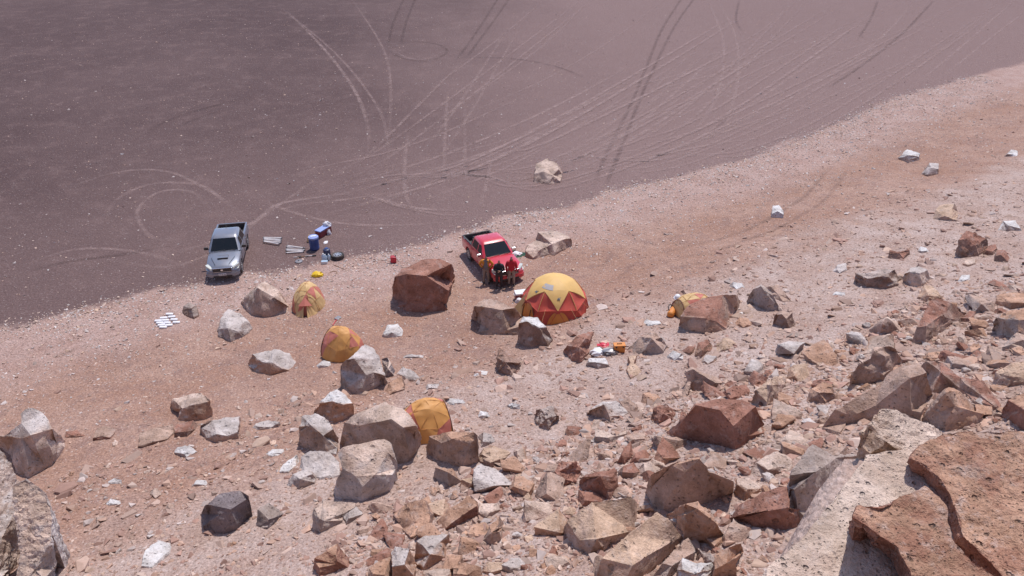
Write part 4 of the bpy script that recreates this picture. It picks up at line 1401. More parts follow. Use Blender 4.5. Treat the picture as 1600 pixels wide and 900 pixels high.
bt, bplace, bedges = dome_tent('dome_tent', 'big geodesic dome tent with yellow crown and red sides', dome_c, 0.0, (1.72, 1.72, 1.95), big_col, 0.05, R(-90 - 36 + 3), 7, 0.0, 0.5, 0.0, 2.5, 10)
for e in bedges:
    if min(v.z for v in e) > 0.8: continue
    bm = bmesh.new()
    pts = []
    for k in range(7):
        p = e[0].lerp(e[1], k / 6)
        p = p * (1.0 + 0.5 * (1.0 / p.length - 1.0)) * 1.004
        pts.append(bplace(p))
    tube(bm, pts, 0.016, 5)
    hi = (e[0].z + e[1].z) / 2
    obj('pole_sleeve', bm, M_YEL if hi > 0.60 else M_SALMON, bt)


def on_dome(az, el, off=1.012):
    """point on the dome skin for an azimuth and an elevation, both in degrees"""
    p = Vector((math.cos(R(el)) * math.cos(R(az)), math.cos(R(el)) * math.sin(R(az)), math.sin(R(el))))
    return bplace(p * off)


def dome_patch(name, az, el0, el1, half, mat, off=1.0, arch=True, parent=bt, n=8):
    bm = bmesh.new()
    g = []
    for j in range(n + 1):
        v = j / n
        w = half * (math.sqrt(max(0.0, 1 - v * v)) if arch else 1.0)
        g.append([bm.verts.new(on_dome(az + w * (2 * k / n - 1), el0 + (el1 - el0) * v, off)) for k in range(n + 1)])
    for j in range(n):
        for k in range(n):
            try: bm.faces.new((g[j][k], g[j][k + 1], g[j + 1][k + 1], g[j + 1][k]))
            except ValueError: pass
    bmesh.ops.remove_doubles(bm, verts=bm.verts, dist=0.001)
    return obj(name, bm, mat, parent, smooth=60)


d1 = dome_patch('door', -86, 0, 31, 20, M_ORG, 0.985)
d2 = dome_patch('door', -148, 0, 33, 21, M_ORG, 0.985)
for az0, dd in ((-148, d2), (-86, d1)):
    for s in (-1, 0.15):
        if az0 == -86 and s != -1: continue
        bm = bmesh.new()
        tube(bm, [on_dome(az0 + s * 11 + 8 * (s > 0), el, 1.0) for el in (2, 9, 17, 24)], 0.018, 5)
        obj('zip', bm, M_BLACK if az0 == -148 else M_ORG, dd)
bm = bmesh.new()
tube(bm, [on_dome(-148 + 21 * math.cos(a), 33 * math.sin(a), 1.0) for a in np.linspace(0.05, 3.09, 14)], 0.016, 5)
obj('door_seam', bm, M_POLE, d2)
dome_patch('window', -120, 62, 71, 20, M_WINDOW, 1.004, False, n=4)
for az, el in ((-84, 49), (-146, 52)):
    bm = bmesh.new()
    zig = [(-4.5, -1.5), (-1.2, 2.6), (0.2, 0.2), (4.4, 3.4), (1.8, -2.4), (-0.4, -0.2)]
    f = [bm.verts.new(on_dome(az + a, el + b, 1.006)) for a, b in zig]
    h = [bm.verts.new(on_dome(az + a, el + b, 0.985)) for a, b in zig]
    bm.faces.new(f); bm.faces.new(h[::-1])
    for i in range(6): bm.faces.new((f[i], h[i], h[(i + 1) % 6], f[(i + 1) % 6]))
    obj('badge', bm, M_BADGE, bt)
# porch flap on the left side and guy lines
bm = bmesh.new()
a0, a1, a2 = on_dome(-176, 2), on_dome(-172, 40), on_dome(-158, 3)
tip = Vector((-2.25, -0.35, 0.04))
for q in ((a0, a1, tip), (a1, a2, tip)):
    bm.faces.new([bm.verts.new(p) for p in q])
obj('porch_flap', bm, M_PALEYEL, bt)
for az in (-30, -62, -110, 20, 150):
    bm = bmesh.new()
    a = on_dome(az, 33, 0.99)
    b = Vector((2.35 * math.cos(R(az)), 2.35 * math.sin(R(az)), 0))
    b.z = zt(b.x + dome_c.x, b.y + dome_c.y) - dome_c.z
    tube(bm, [a, b], 0.006, 4)
    obj('guy_line', bm, M_PALEYEL, bt)
    bm = bmesh.new()
    cyl(bm, b + Vector((0, 0, -0.1)), b + Vector((0, 0, 0.08)), 0.02, seg=6)
    obj('peg', bm, M_BLACK, bt)


def small_tent(label, loc, rotz, dims, red, twist=0.0, porch=True, fade=True, lean=0.0):
    ya, re = (M_PALEYEL, M_FADERED) if fade else (M_AMBER, M_FADERED)
    t, place, edges = dome_tent('camping_tent', label, loc, rotz, dims, lambda i, c: re if red(i, c) else ya, 0.012, twist, 8, lean, 0.88, 0.30, 0.0, 0, True)
    for e in edges:
        if min(v.z for v in e) < 0.2: continue
        bm = bmesh.new()
        pts = []
        for k in range(6):
            p = e[0].lerp(e[1], k / 5)
            pts.append(place(p * (1.0 + 0.88 * (1.0 / p.length - 1.0)) * 1.003))
        tube(bm, pts, 0.008, 4)
        obj('seam', bm, M_SEAM, t)
    # dark sleeves along the two end arches
    for s in (1, -1):
        bm = bmesh.new()
        pts = []
        for k in range(15):
            a = math.pi * k / 14
            p = Vector((s * 0.62, 0.785 * math.cos(a), 0.785 * math.sin(a))) * 1.004
            pts.append(place(p))
        tube(bm, pts, 0.024 if s < 0 else 0.014, 5)
        obj('pole_sleeve', bm, M_POLE if s < 0 else ya, t)
    if porch:
        L = dims[0]
        top = Vector((L * 0.62, 0, dims[2] * 0.72))
        for s in (1, -1):
            bm = bmesh.new()
            n = 6
            g = []
            for j in range(n + 1):
                v = j / n
                row = []
                for k in range(n + 1):
                    u = k / n
                    y = s * (0.04 + (0.10 + 0.62 * u) * (1 - v) * dims[1] * 0.95)
                    x = top.x + (L * (1.30 - 0.42 * u) - top.x) * (1 - v)
                    z = top.z * v + 0.04 * math.sin(u * 9 + s) * (1 - v) * (0.3 + v)
                    row.append(bm.verts.new((x + 0.04 * math.cos(u * 9), y, max(0.0, z) if v > 0 else 0.0)))
                g.append(row)
            for j in range(n):
                for k in range(n):
                    bm.faces.new((g[j][k], g[j][k + 1], g[j + 1][k + 1], g[j + 1][k]))
            obj('door_flap', bm, ya, t, smooth=60)
        bm = bmesh.new()
        q = [(top.x + .05, 0, top.z + .01), (L * 0.90, 0.42 * dims[1], dims[2] * 0.46), (L * 0.98, 0, dims[2] * 0.50), (L * 0.90, -0.42 * dims[1], dims[2] * 0.46)]
        vv = [bm.verts.new(p) for p in q]
        bm.faces.new((vv[0], vv[1], vv[2])); bm.faces.new((vv[0], vv[2], vv[3]))
        obj('porch_hood', bm, re, t)
        bm = bmesh.new()
        vv = [bm.verts.new(p) for p in ((top.x + .1, .02, top.z * .6), (L * 1.0, .16, .03), (L * 1.0, -.16, .03))]
        bm.faces.new(vv)
        obj('doorway', bm, M_SALMON, t)
    return t


small_tent('faded yellow tent with open porch right of the brown boulder', hit(483, 478), R(-84), (1.12, 0.84, 1.36), lambda i, c: i in (5, 8, 14, 17, 22, 24, 27, 32, 36), 0.3)
small_tent('small orange tent tilted behind the grey pyramid boulder', hit(536, 550), R(-30), (1.08, 0.92, 1.38), lambda i, c: i in (6, 8, 11, 14, 18, 21, 25, 30, 33, 37), 0.1, False, False)
small_tent('yellow tent half hidden behind the broad brown boulder', hit(668, 674), R(204), (1.22, 0.92, 1.46), lambda i, c: i in (5, 7, 11, 16, 21, 24, 28, 31, 35, 38), 0.5, False, False)
small_tent('pale yellow and red tent tucked behind the large brown boulder', hit(1080, 488), R(20), (1.15, 0.80, 1.0), lambda i, c: i in (1, 5, 7, 12, 13, 16, 21, 26, 28, 33, 36), 0.0, False, True)

# ---------------------------------------------------------------- people
def person(label, loc, facing, height, joints, jacket, trousers, hair_mat, front=None, hands_mat=None):
    """one continuous skinned body; clothing shells and hair are its children. joints in a 1.75 m frame, +y is the way the person faces"""
    J = dict(pelvis=(0, 0, .95), waist=(0, .01, 1.08), chest=(0, 0, 1.30), neck0=(0, -.01, 1.46), neck=(0, 0, 1.53), head=(0, .02, 1.63), crown=(0, .01, 1.71), nose=(0, .105, 1.62), chin=(0, .075, 1.555))
    for s, k in ((1, 'r'), (-1, 'l')):
        J.update({'sh' + k: (s * .185, -.01, 1.41), 'el' + k: (s * .24, -.03, 1.13), 'wr' + k: (s * .26, .05, .90), 'hip' + k: (s * .10, 0, .90), 'kn' + k: (s * .12, .02, .50), 'an' + k: (s * .13, -.02, .09), 'to' + k: (s * .15, .16, .04)})
    J.update(joints)
    rad = dict(pelvis=(.155, .115), waist=(.150, .11), chest=(.175, .12), neck0=(.085, .07), neck=(.055, .055), head=(.078, .092), crown=(.055, .065), nose=(.013, .013), chin=(.03, .03),
               sh=(.070, .070), el=(.050, .050), wr=(.032, .032), hip=(.098, .10), kn=(.065, .065), an=(.045, .045), to=(.042, .032))
    E = [('pelvis', 'waist'), ('waist', 'chest'), ('chest', 'neck0'), ('neck0', 'neck'), ('neck', 'head'), ('head', 'crown'), ('head', 'nose'), ('head', 'chin')]
    for k in 'rl':
        E += [('chest', 'sh' + k), ('sh' + k, 'el' + k), ('el' + k, 'wr' + k), ('pelvis', 'hip' + k), ('hip' + k, 'kn' + k), ('kn' + k, 'an' + k), ('an' + k, 'to' + k)]
        # hand: palm and five fingers of unequal length, slightly curled
        s = 1 if k == 'r' else -1
        w, e = Vector(J['wr' + k]), Vector(J['el' + k])
        d = (w - e).normalized()
        side = Vector((0, 1, 0)) - d * d.y
        side = side.normalized()
        curl = d.cross(side) * s
        palm = w + d * .085
        J['pa' + k] = tuple(palm); rad['pa' + k] = (.030, .022)
        E.append(('wr' + k, 'pa' + k))
        for i, (off, ln) in enumerate(((-.030, .060), (-.010, .078), (.010, .085), (.030, .072))):
            k1, k2 = 'f%d%s' % (i, k), 'g%d%s' % (i, k)
            b = palm + side * off + d * ln * .55
            J[k1] = tuple(b); J[k2] = tuple(b + d * ln * .45 + curl * .02)
            rad[k1] = (.0095, .0095); rad[k2] = (.0085, .0085)
            E += [('pa' + k, k1), (k1, k2)]
        b = w + d * .045 + side * .04
        J['t0' + k] = tuple(b); J['t1' + k] = tuple(b + d * .04 + side * .012)
        rad['t0' + k] = (.011, .011); rad['t1' + k] = (.009, .009)
        E += [('wr' + k, 't0' + k), ('t0' + k, 't1' + k)]
    names = list(J)
    me = bpy.data.meshes.new('body')
    me.from_pydata([J[n] for n in names], [(names.index(a), names.index(b)) for a, b in E], [])
    o = bpy.data.objects.new('body', me)
    link(o)
    md = o.modifiers.new('skin', 'SKIN')
    md.use_smooth_shade = True
    sk = me.skin_vertices[0].data
    for i, n in enumerate(names):
        sk[i].radius = rad.get(n) or rad[n[:2] if n[:2] in ('sh', 'el', 'wr', 'kn', 'an', 'to') else n[:3]]
        sk[i].use_root = n == 'pelvis'
    sb = o.modifiers.new('sub', 'SUBSURF')
    sb.levels = sb.render_levels = 1
    dg = bpy.context.evaluated_depsgraph_get()
    bme = bpy.data.meshes.new_from_object(o.evaluated_get(dg))
    bpy.data.objects.remove(o, do_unlink=True)
    zmin = min(v.co.z for v in bme.vertices)
    sc = height / 1.75
    t = thing('person', label, 'person', loc, facing)
    t.scale = (sc, sc, sc)
    body = obj('body', bme, M_SKIN, t)
    body.location.z = -zmin
    body.data.shade_smooth()

    def region(c):
        best, r = 9e9, None
        for a, b in E:
            A, B = Vector(J[a]), Vector(J[b])
            ab = B - A
            q = A + ab * max(0, min(1, (c - A).dot(ab) / max(1e-9, ab.length_squared)))
            dd = (c - q).length - 0.5 * rad.get(a, rad.get(a[:2], rad.get(a[:3], (.05, .05))))[0]
            if dd < best: best, r = dd, (a, b)
        return r
    arms = {'sh', 'el'}
    groups = {'jacket': [], 'trousers': [], 'boot': [], 'hair': [], 'shirt': []}
    for p in bme.polygons:
        c = p.center
        a, b = region(c)
        if a in ('waist', 'chest') or (a == 'chest') or a[:2] in arms and b[:2] in ('el', 'wr') or b[:2] == 'sh' or (a == 'pelvis' and b == 'waist'):
            if front and a in ('waist', 'chest', 'pelvis') and abs(c.x) < .075 and p.normal.y > .25: groups['shirt'].append(p)
            else: groups['jacket'].append(p)
        elif a[:3] == 'hip' or a == 'pelvis' or a[:2] == 'kn' and c.z > .13: groups['trousers'].append(p)
        elif a[:2] in ('an', 'kn'): groups['boot'].append(p)
        elif a in ('head', 'neck', 'crown') and (c.z > 1.675 or (c.z > 1.60 and c.y < .03)): groups['hair'].append(p)
    for nm, off, mat in (('trousers', .012, trousers), ('jacket', .024, jacket), ('shirt', .012, front), ('boot', .014, M_BOOT), ('hair', .014, hair_mat)):
        ps = groups[nm]
        if not ps or mat is None: continue
        ids = {}
        vs_, fs = [], []
        for p in ps:
            f = []
            for vi in p.vertices:
                if vi not in ids:
                    v = bme.vertices[vi]
                    ids[vi] = len(vs_)
                    vs_.append(v.co + v.normal * (off + 0.006 * noise.noise(v.co * 14)))
                f.append(ids[vi])
            fs.append(f)
        m2 = bpy.data.meshes.new(nm)
        m2.from_pydata(vs_, [], fs)
        c = obj({'boot': 'boots'}.get(nm, nm), m2, mat, t)
        m2.shade_smooth()
        c.location.z = -zmin
    # eyes and mouth
    for s in (-1, 1):
        bm = bmesh.new()
        bmesh.ops.create_icosphere(bm, subdivisions=1, radius=.011, matrix=Matrix.Translation((s * .031, .098, 1.645)))
        e = obj('eye', bm, M_HAIR, t)
        e.location.z = -zmin
    bm = bmesh.new()
    bx(bm, (0, .102, 1.578), (.045, .012, .008))
    obj('mouth', bm, M_MAROON, t).location.z = -zmin
    return t


p1 = hit(760, 443)
person('person in an orange jacket over grey, hands on hips, beside the red pickup', p1, R(176), 1.76,
       dict(elr=(.36, -.10, 1.17), wrr=(.20, .05, 1.04), ell=(-.36, -.10, 1.17), wrl=(-.20, .05, 1.04)), M_JORG, M_KHAKI, M_HAIR, M_VEST)
p2 = hit(780, 450)
person('person in black with folded arms, middle one of the three by the red pickup', p2, R(180), 1.74,
       dict(elr=(.27, .02, 1.15), wrr=(.06, .19, 1.19), ell=(-.27, .02, 1.15), wrl=(-.06, .20, 1.15)), M_JBLK, M_DTROU, M_HAIR)
p3 = hit(799, 446)
person('person in a red jacket and khaki trousers at the right headlight of the red pickup', p3, R(184), 1.80,
       dict(elr=(.26, -.05, 1.13), wrr=(.24, .07, .93), ell=(-.26, -.05, 1.13), wrl=(-.24, .07, .93)), M_JRED, M_KHAKI, M_HAIR)

# ---------------------------------------------------------------- camp gear
def gear(name, label, cat, px, py, rotz=0.0, group=None):
    return thing(name, label, cat, hit(px, py), rotz, group)


# two fans of white pipes, each pipe its own thing
def pipe(label, a, b, r, group, lift):
    A, B = hit(*a), hit(*b)
    t = thing('pipe', label, 'pipe', (A.x, A.y, A.z), 0, group)
    d = B - A
    up = Vector((0, 0, r + lift))
    bm = bmesh.new()
    n = 12
    cyl(bm, up, up + d, r, seg=n, caps=True)
    obj('tube', bm, M_PVC, t, smooth=40)
    for q, s in ((up, -1), (up + d, 1)):
        bm = bmesh.new()
        u = d.normalized()
        cyl(bm, q - u * .05 * (s > 0) - u * .004 * (s < 0), q + u * .05 * (s < 0) + u * .004 * (s > 0), r * 1.18, seg=n)
        obj('end_cap', bm, M_STEEL, t, smooth=40)


for i, (a, b, l) in enumerate((((411.5, 372.5), (441, 373), 0), ((412, 374), (440, 375.8), .0), ((412, 376), (440, 378.3), .03), ((412, 378), (440, 380.2), .0), ((412, 379.6), (437, 383.8), .05))):
    pipe('%s white pipe in the fan of pipes nearest the grey pickup' % ('topmost', 'second from top', 'middle', 'second from bottom', 'lowest')[i], a, b, .048, 'left fan of white pipes', l)
for i, (a, b, l) in enumerate((((450, 385.6), (476, 388.8), 0), ((448, 388.3), (477, 389.8), .04), ((447, 390.8), (477, 391.5), .0), ((447, 393), (475, 394.2), .03), ((447, 396.3), (475, 394.5), .0), ((449, 387.2), (475, 390.8), .09))):
    pipe('%s white pipe in the fan of pipes beside the blue drum' % ('topmost', 'third from top', 'fourth from top', 'second from bottom', 'lowest', 'second from top')[i], a, b, .048, 'right fan of white pipes', l)

t = gear('drum', 'tall blue plastic drum with a lighter lid among the camp gear', 'drum', 492, 389)
bm = bmesh.new()
lathe(bm, [(.001, 0), (.25, 0), (.275, .03), (.285, .12), (.275, .14), (.29, .45), (.29, .62), (.275, .66), (.275, .74), (.001, .74)], 'Z', 28)
obj('shell', bm, M_BLUE, t, smooth=35)
bm = bmesh.new()
lathe(bm, [(.001, .735), (.305, .735), (.31, .80), (.29, .84), (.20, .845), (.19, .86), (.001, .865)], 'Z', 28)
lid = obj('lid', bm, M_LBLUE, t, smooth=35)
bm = bmesh.new()
bx(bm, (.02, .02, .868), (.34, .12, .02), .4, .005)
obj('label_sheet', bm, M_WHITE, lid)

t = gear('barrel', 'small navy barrel with screw cap behind the spare wheel', 'barrel', 512, 403)
bm = bmesh.new()
lathe(bm, [(.001, 0), (.19, 0), (.205, .03), (.205, .52), (.19, .58), (.12, .62), (.001, .62)], 'Z', 24)
obj('shell', bm, M_NAVY, t, smooth=35)
bm = bmesh.new()
lathe(bm, [(.001, .61), (.09, .61), (.09, .66), (.001, .665)], 'Z', 16)
obj('cap', bm, M_BLUE, t, smooth=35)

w = thing('spare_wheel', 'spare wheel with silver rim lying flat on the gravel', 'wheel', hit(528, 403))
wheel_parts(w, 1)
w.rotation_euler = (R(90), 0, 0.5)
w.location.z += 0.125

t = gear('cool_box', 'long cool box with pale blue lid and maroon sides', 'cool box', 506, 366, R(62))
bm = bmesh.new()
bx(bm, (0, 0, .20), (1.05, .42, .40), bevel=.03)
obj('case', bm, M_MAROON, t)
bm = bmesh.new()
bx(bm, (0, 0, .43), (1.08, .45, .07), bevel=.02)
obj('lid', bm, M_LBLUE, t)
bm = bmesh.new()
tube(bm, [(.53, -.12, .28), (.60, -.10, .30), (.60, .10, .30), (.53, .12, .28)], .018, 6)
obj('handle', bm, M_WHITE, t)


def crumpled(name, label, cat, px, py, size, mat, seed, lift=0.0, group=None):
    bm = bmesh.new()
    bmesh.ops.create_icosphere(bm, subdivisions=3, radius=1.0)
    for v in bm.verts:
        n = noise.noise(v.co * 2.3 + Vector((seed, 0, 0))) * .45 + noise.noise(v.co * 5 + Vector((seed, 3, 0))) * .22
        v.co *= 1 + n
        v.co = Vector((v.co.x * size[0], v.co.y * size[1], max(-.25, v.co.z) * size[2]))
    zm = min(v.co.z for v in bm.verts)
    p = hit(px, py)
    o = obj(name, bm, mat, None, smooth=50)
    o.location = (p.x, p.y, p.z - zm - .01 + lift)
    return tag(o, label, cat, group)


cb = hit(506, 366)
o = crumpled('plastic_bag', 'crumpled white bag lying on the far end of the cool box', 'bag', 509, 362, (.24, .20, .20), M_BAG, 4)
o.location = (cb.x + .18, cb.y + .34, cb.z + .50)
crumpled('plastic_bag', 'small white bag hanging behind the cool box', 'bag', 514.5, 366, (.12, .12, .26), M_BAG, 8)
crumpled('cloth_bag', 'pale cream bag tucked behind the blue drum', 'bag', 484, 377, (.16, .16, .30), M_PALEYEL, 2)
crumpled('cloth', 'white rag on the ground between drum and small barrel', 'cloth', 509, 379, (.12, .20, .05), M_BAG, 6)
crumpled('dry_bag', 'bright yellow bag alone on the pebbles above a tent', 'bag', 496, 431, (.30, .22, .20), M_CANYEL, 3)


def bottle(label, px, py, s=1.0, group='water bottles by the small barrel'):
    t = gear('bottle', label, 'bottle', px, py, 0, group)
    bm = bmesh.new()
    lathe(bm, [(.001, 0), (.085 * s, 0), (.09 * s, .04), (.09 * s, .26 * s), (.03 * s, .35 * s), (.001, .35 * s)], 'Z', 14)
    obj('shell', bm, M_CLEAR, t, smooth=40)
    bm = bmesh.new()
    lathe(bm, [(.001, .34 * s), (.034 * s, .34 * s), (.034 * s, .38 * s), (.001, .38 * s)], 'Z', 10)
    obj('cap', bm, M_WHITE, t)


bottle('clear water bottle, left one of the pair before the navy barrel', 506.3, 407.5, 1.25)
bottle('clear water bottle, right one of the pair before the navy barrel', 509, 407.2, 1.1)
bottle('short white jug between the water bottles and the spare wheel', 514.5, 406, 1.0)
t = gear('carton', 'low white box in front of the water bottles', 'box', 507.5, 411.5, R(4))
bm = bmesh.new(); bx(bm, (0, 0, .07), (.34, .18, .14), bevel=.01); obj('case', bm, M_WHITE, t)
bm = bmesh.new(); bx(bm, (0, 0, .148), (.36, .20, .016), bevel=.004); obj('lid', bm, M_CLEAR, t)

t = gear('metal_disc', 'round grey metal disc lying below the long rod', 'disc', 467, 409)
bm = bmesh.new(); lathe(bm, [(.001, .0), (.20, .0), (.22, .03), (.20, .055), (.12, .06), (.001, .075)], 'Z', 22); obj('plate', bm, M_STEEL, t, smooth=35)
bm = bmesh.new(); lathe(bm, [(.001, .07), (.04, .07), (.04, .10), (.001, .10)], 'Z', 10); obj('knob', bm, M_BLACK, t)


def rod(name, label, cat, a, b, r, mats):
    A, B = hit(*a), hit(*b)
    t = thing(name, label, cat, A)
    d = B - A
    n = len(mats)
    for i, (pn, m_, rr) in enumerate(mats):
        bm = bmesh.new()
        up = Vector((0, 0, r + .01))
        cyl(bm, up + d * (i / n), up + d * ((i + 1) / n), rr, seg=8)
        obj(pn, bm, m_, t, smooth=40)
    return t


rod('drill_rod', 'long jointed rod lying below the pipes and the drum', 'rod', (459, 403), (494, 400), .035, [('steel_section', M_PVC, .025), ('dark_joint', M_BLACK, .04), ('steel_section', M_WOOD, .03), ('dark_joint', M_STEEL, .035), ('steel_section', M_PVC, .025), ('dark_joint', M_BLACK, .04)])
rod('wooden_stick', 'thin reddish stick lying right below the spare wheel', 'stick', (521, 414), (540, 422), .018, [('shaft', M_WOOD, .016), ('tip', M_WOOD, .012)])
A = hit(515, 428)
t = thing('cord', 'loop of dark cord on the ground right of the yellow bag', 'cord', A)
bm = bmesh.new()
pts = []
for q in ((514, 430), (515, 426.5), (519, 424.5), (525, 424.5), (527, 426.5), (524, 428.5)):
    p = hit(*q); pts.append(p - A + Vector((0, 0, .02)))
pts2 = [Vector((*q, 0)) for q in catmull([p.to_2d() for p in pts], .08)]
tube(bm, [Vector((q.x, q.y, zt(A.x + q.x, A.y + q.y) - A.z + .015)) for q in pts2], .018, 5)
obj('strand', bm, M_WOOD, t)
t = rod('shovel', 'short shovel with red handle on the sand right of the first tent', 'shovel', (520, 509), (526, 500), .02, [('handle', M_CANRED, .018), ('handle_socket', M_CANRED, .02)])
q = hit(528, 497.5) - t.location
bm = bmesh.new()
bx(bm, (q.x, q.y, q.z + .04), (.26, .30, .03), -.6, .012)
obj('blade', bm, M_STEEL, t)


def jerrycan(name, label, px, py, s, mat, rz):
    t = gear(name, label, 'jerrycan', px, py, rz)
    bm = bmesh.new(); bx(bm, (0, 0, .19 * s), (.34 * s, .20 * s, .38 * s), bevel=.035 * s); obj('tank', bm, mat, t, smooth=40)
    bm = bmesh.new(); tube(bm, [(-.13 * s, 0, .36 * s), (-.12 * s, 0, .45 * s), (.06 * s, 0, .45 * s), (.07 * s, 0, .36 * s)], .022 * s, 6); obj('handle', bm, mat, t, smooth=40)
    bm = bmesh.new(); cyl(bm, (.13 * s, 0, .37 * s), (.15 * s, 0, .45 * s), .035 * s, seg=10); obj('spout', bm, M_BLACK, t)
    bm = bmesh.new(); bx(bm, (0, -.103 * s, .19 * s), (.20 * s, .012 * s, .22 * s)); obj('side_rib', bm, mat, t)


jerrycan('jerrycan', 'red fuel can alone on the pebbles between the two pickups', 615, 410, 1.0, M_CANRED, .2)
t = gear('case', 'orange yellow hard case beside the low tan boulder', 'case', 967, 549, R(4))
bm = bmesh.new(); bx(bm, (0, 0, .17), (.48, .26, .34), bevel=.04); obj('shell', bm, M_ORG, t, smooth=40)
bm = bmesh.new(); bx(bm, (0, 0, .355), (.50, .28, .05), bevel=.015); ld = obj('lid', bm, M_ORG, t)
bm = bmesh.new(); tube(bm, [(-.10, 0, .38), (-.08, 0, .42), (.08, 0, .42), (.10, 0, .38)], .015, 6); obj('handle', bm, M_BLACK, ld)
for s in (-1, 1):
    bm = bmesh.new(); bx(bm, (s * .15, -.145, .32), (.05, .03, .09)); obj('latch', bm, M_BLACK, t)
o = crumpled('cloth', 'bright red cloth among white stones left of the orange case', 'cloth', 943, 541, (.26, .20, .12), M_CANRED, 11)
crumpled('bag', 'clear and white bag left of the orange case', 'bag', 934, 552, (.30, .24, .16), M_BAG, 13)
crumpled('tarp', 'grey green tarpaulin bundle touching the orange case', 'tarp', 954, 551, (.36, .22, .14), M_STEEL, 15)

t = gear('cool_box', 'maroon cool box with a white lid left of the dome tent', 'cool box', 814, 467, R(12))
bm = bmesh.new(); bx(bm, (0, 0, .18), (.62, .40, .36), bevel=.03); obj('case', bm, M_MAROON, t)
bm = bmesh.new(); bx(bm, (0, 0, .40), (.65, .43, .09), bevel=.025); obj('lid', bm, M_WHITE, t)
bm = bmesh.new(); tube(bm, [(-.31, -.1, .30), (-.36, -.1, .31), (-.36, .1, .31), (-.31, .1, .30)], .014, 6); obj('handle', bm, M_WHITE, t)
crumpled('bag', 'small white bag in front of the white lidded cool box', 'bag', 811, 472, (.18, .16, .20), M_BAG, 19)

# groundsheet with odds and ends right of the red pickup
A = hit(808, 399)
bm = bmesh.new()
g = []
for j in range(7):
    g.append([bm.verts.new((-.55 + 1.2 * k / 6, -.38 + .72 * j / 6 + .05 * math.sin(k * 1.7), .02 + .03 * abs(noise.noise((k * .9, j * .9, 4))))) for k in range(7)])
for j in range(6):
    for k in range(6): bm.faces.new((g[j][k], g[j][k + 1], g[j + 1][k + 1], g[j + 1][k]))
bmesh.ops.solidify(bm, geom=bm.faces[:], thickness=.02)
o = obj('groundsheet', bm, M_GREEN)
o.location = A; o.rotation_euler = (0, 0, R(-8))
tag(o, 'dark green groundsheet spread on the ground right of the red pickup', 'groundsheet')
crumpled('bag', 'grey white bag lying on the green groundsheet', 'bag', 807, 398, (.30, .20, .13), M_BAG, 23, .03)
crumpled('bag', 'black bag at the back of the green groundsheet', 'bag', 801, 394, (.20, .22, .18), M_BLACK, 25, .03)
t = gear('rucksack', 'orange pack and rope beside the right hand tent', 'rucksack', 1050, 492, R(60))
bm = bmesh.new(); bx(bm, (0, 0, .17), (.75, .32, .34), bevel=.12); obj('sack', bm, M_ORG, t, smooth=60)
bm = bmesh.new(); tube(bm, [(-.2, .1, .33), (-.1, .2, .44), (.15, .2, .44), (.25, .1, .33)], .025, 6); obj('strap', bm, M_BLACK, t)
t = gear('helmet', 'small white helmet on the ground above the right hand tent', 'helmet', 1058.5, 466)
bm = bmesh.new(); lathe(bm, [(.001, 0), (.19, 0), (.19, .03), (.155, .04), (.15, .11), (.09, .19), (.001, .21)], 'Z', 18); obj('shell', bm, M_WHITE, t, smooth=50)

# white sample bags laid out in rows
rows = [((247.5, 502.5), (4, 2.5, 3.3)), ((256, 498), (4, 2.7, 3.8)), ((265, 492), (4, 3.6, 4.3))]
bmb = bmesh.new()
bx(bmb, (0, 0, .06), (.36, .17, .10), bevel=.04)
for v in bmb.verts: v.co += Vector((0, 0, .02 * noise.noise(v.co * 6)))
bag_me = bpy.data.meshes.new('sample_bag')
bmb.to_mesh(bag_me); bmb.free(); bag_me.materials.append(M_BAG); bag_me.shade_smooth()
for j, (st, (n, dx, dy)) in enumerate(rows):
    for i in range(n):
        p = hit(st[0] + dx * i, st[1] + dy * i )
        o = bpy.data.objects.new('sample_bag', bag_me)
        link(o)
        o.location = (p.x, p.y, p.z - .01)
        o.rotation_euler = (0, 0, R(12 + random.uniform(-10, 10)))
        tag(o, '%s white sample bag from the top in the %s row on the sand' % (('first', 'second', 'third', 'fourth', 'fifth')[i], ('left', 'middle', 'right')[j]), 'bag', 'white sample bags laid in rows')

# ---------------------------------------------------------------- loose stones
def hull_mesh(name, seed, npts=13, flat=0.6, sub=True, tints='TT', amp=.035):
    rnd = random.Random(seed)
    bm = bmesh.new()
    for _ in range(npts):
        v = Vector((rnd.gauss(0, 1), rnd.gauss(0, 1), rnd.gauss(0, 1))).normalized()
        v = Vector((max(-.75, min(.75, v.x)), max(-.75, min(.75, v.y)), max(-.7, min(.7, v.z))))
        bm.verts.new((v.x * .66 * rnd.uniform(.85, 1.15), v.y * .55 * rnd.uniform(.75, 1.1), v.z * flat * .66))
    bmesh.ops.convex_hull(bm, input=bm.verts)
    bmesh.ops.delete(bm, geom=[v for v in bm.verts if not v.link_faces], context='VERTS')
    if sub: roughen(bm, 1.0, amp, seed, 10, 4)
    bmesh.ops.recalc_face_normals(bm, faces=bm.faces)
    me = bpy.data.meshes.new(name)
    bm.to_mesh(me)
    bm.free()
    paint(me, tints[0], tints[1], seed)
    me.materials.append(ROCK)
    me.shade_smooth(); me.set_sharp_from_angle(angle=R(35))
    return me


SLIDE = parse('690,760 800,715 850,690 930,660 1040,612 1120,590 1200,560 1330,520 1430,470 1600,430 1600,680 1480,660 1350,690 1230,830 1190,900 600,900 500,860 600,790')
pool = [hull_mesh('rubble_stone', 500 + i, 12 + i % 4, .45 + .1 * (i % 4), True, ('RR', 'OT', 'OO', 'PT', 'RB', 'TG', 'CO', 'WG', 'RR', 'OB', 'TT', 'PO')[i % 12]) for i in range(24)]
placed = []
STONES = []
POOL_T = ('RR', 'OT', 'OO', 'PT', 'RB', 'TG', 'CO', 'WG', 'RR', 'OB', 'TT', 'PO')
WORD = dict(R='rust red', O='orange', P='pale pink', T='tan', C='cream', W='whitish')


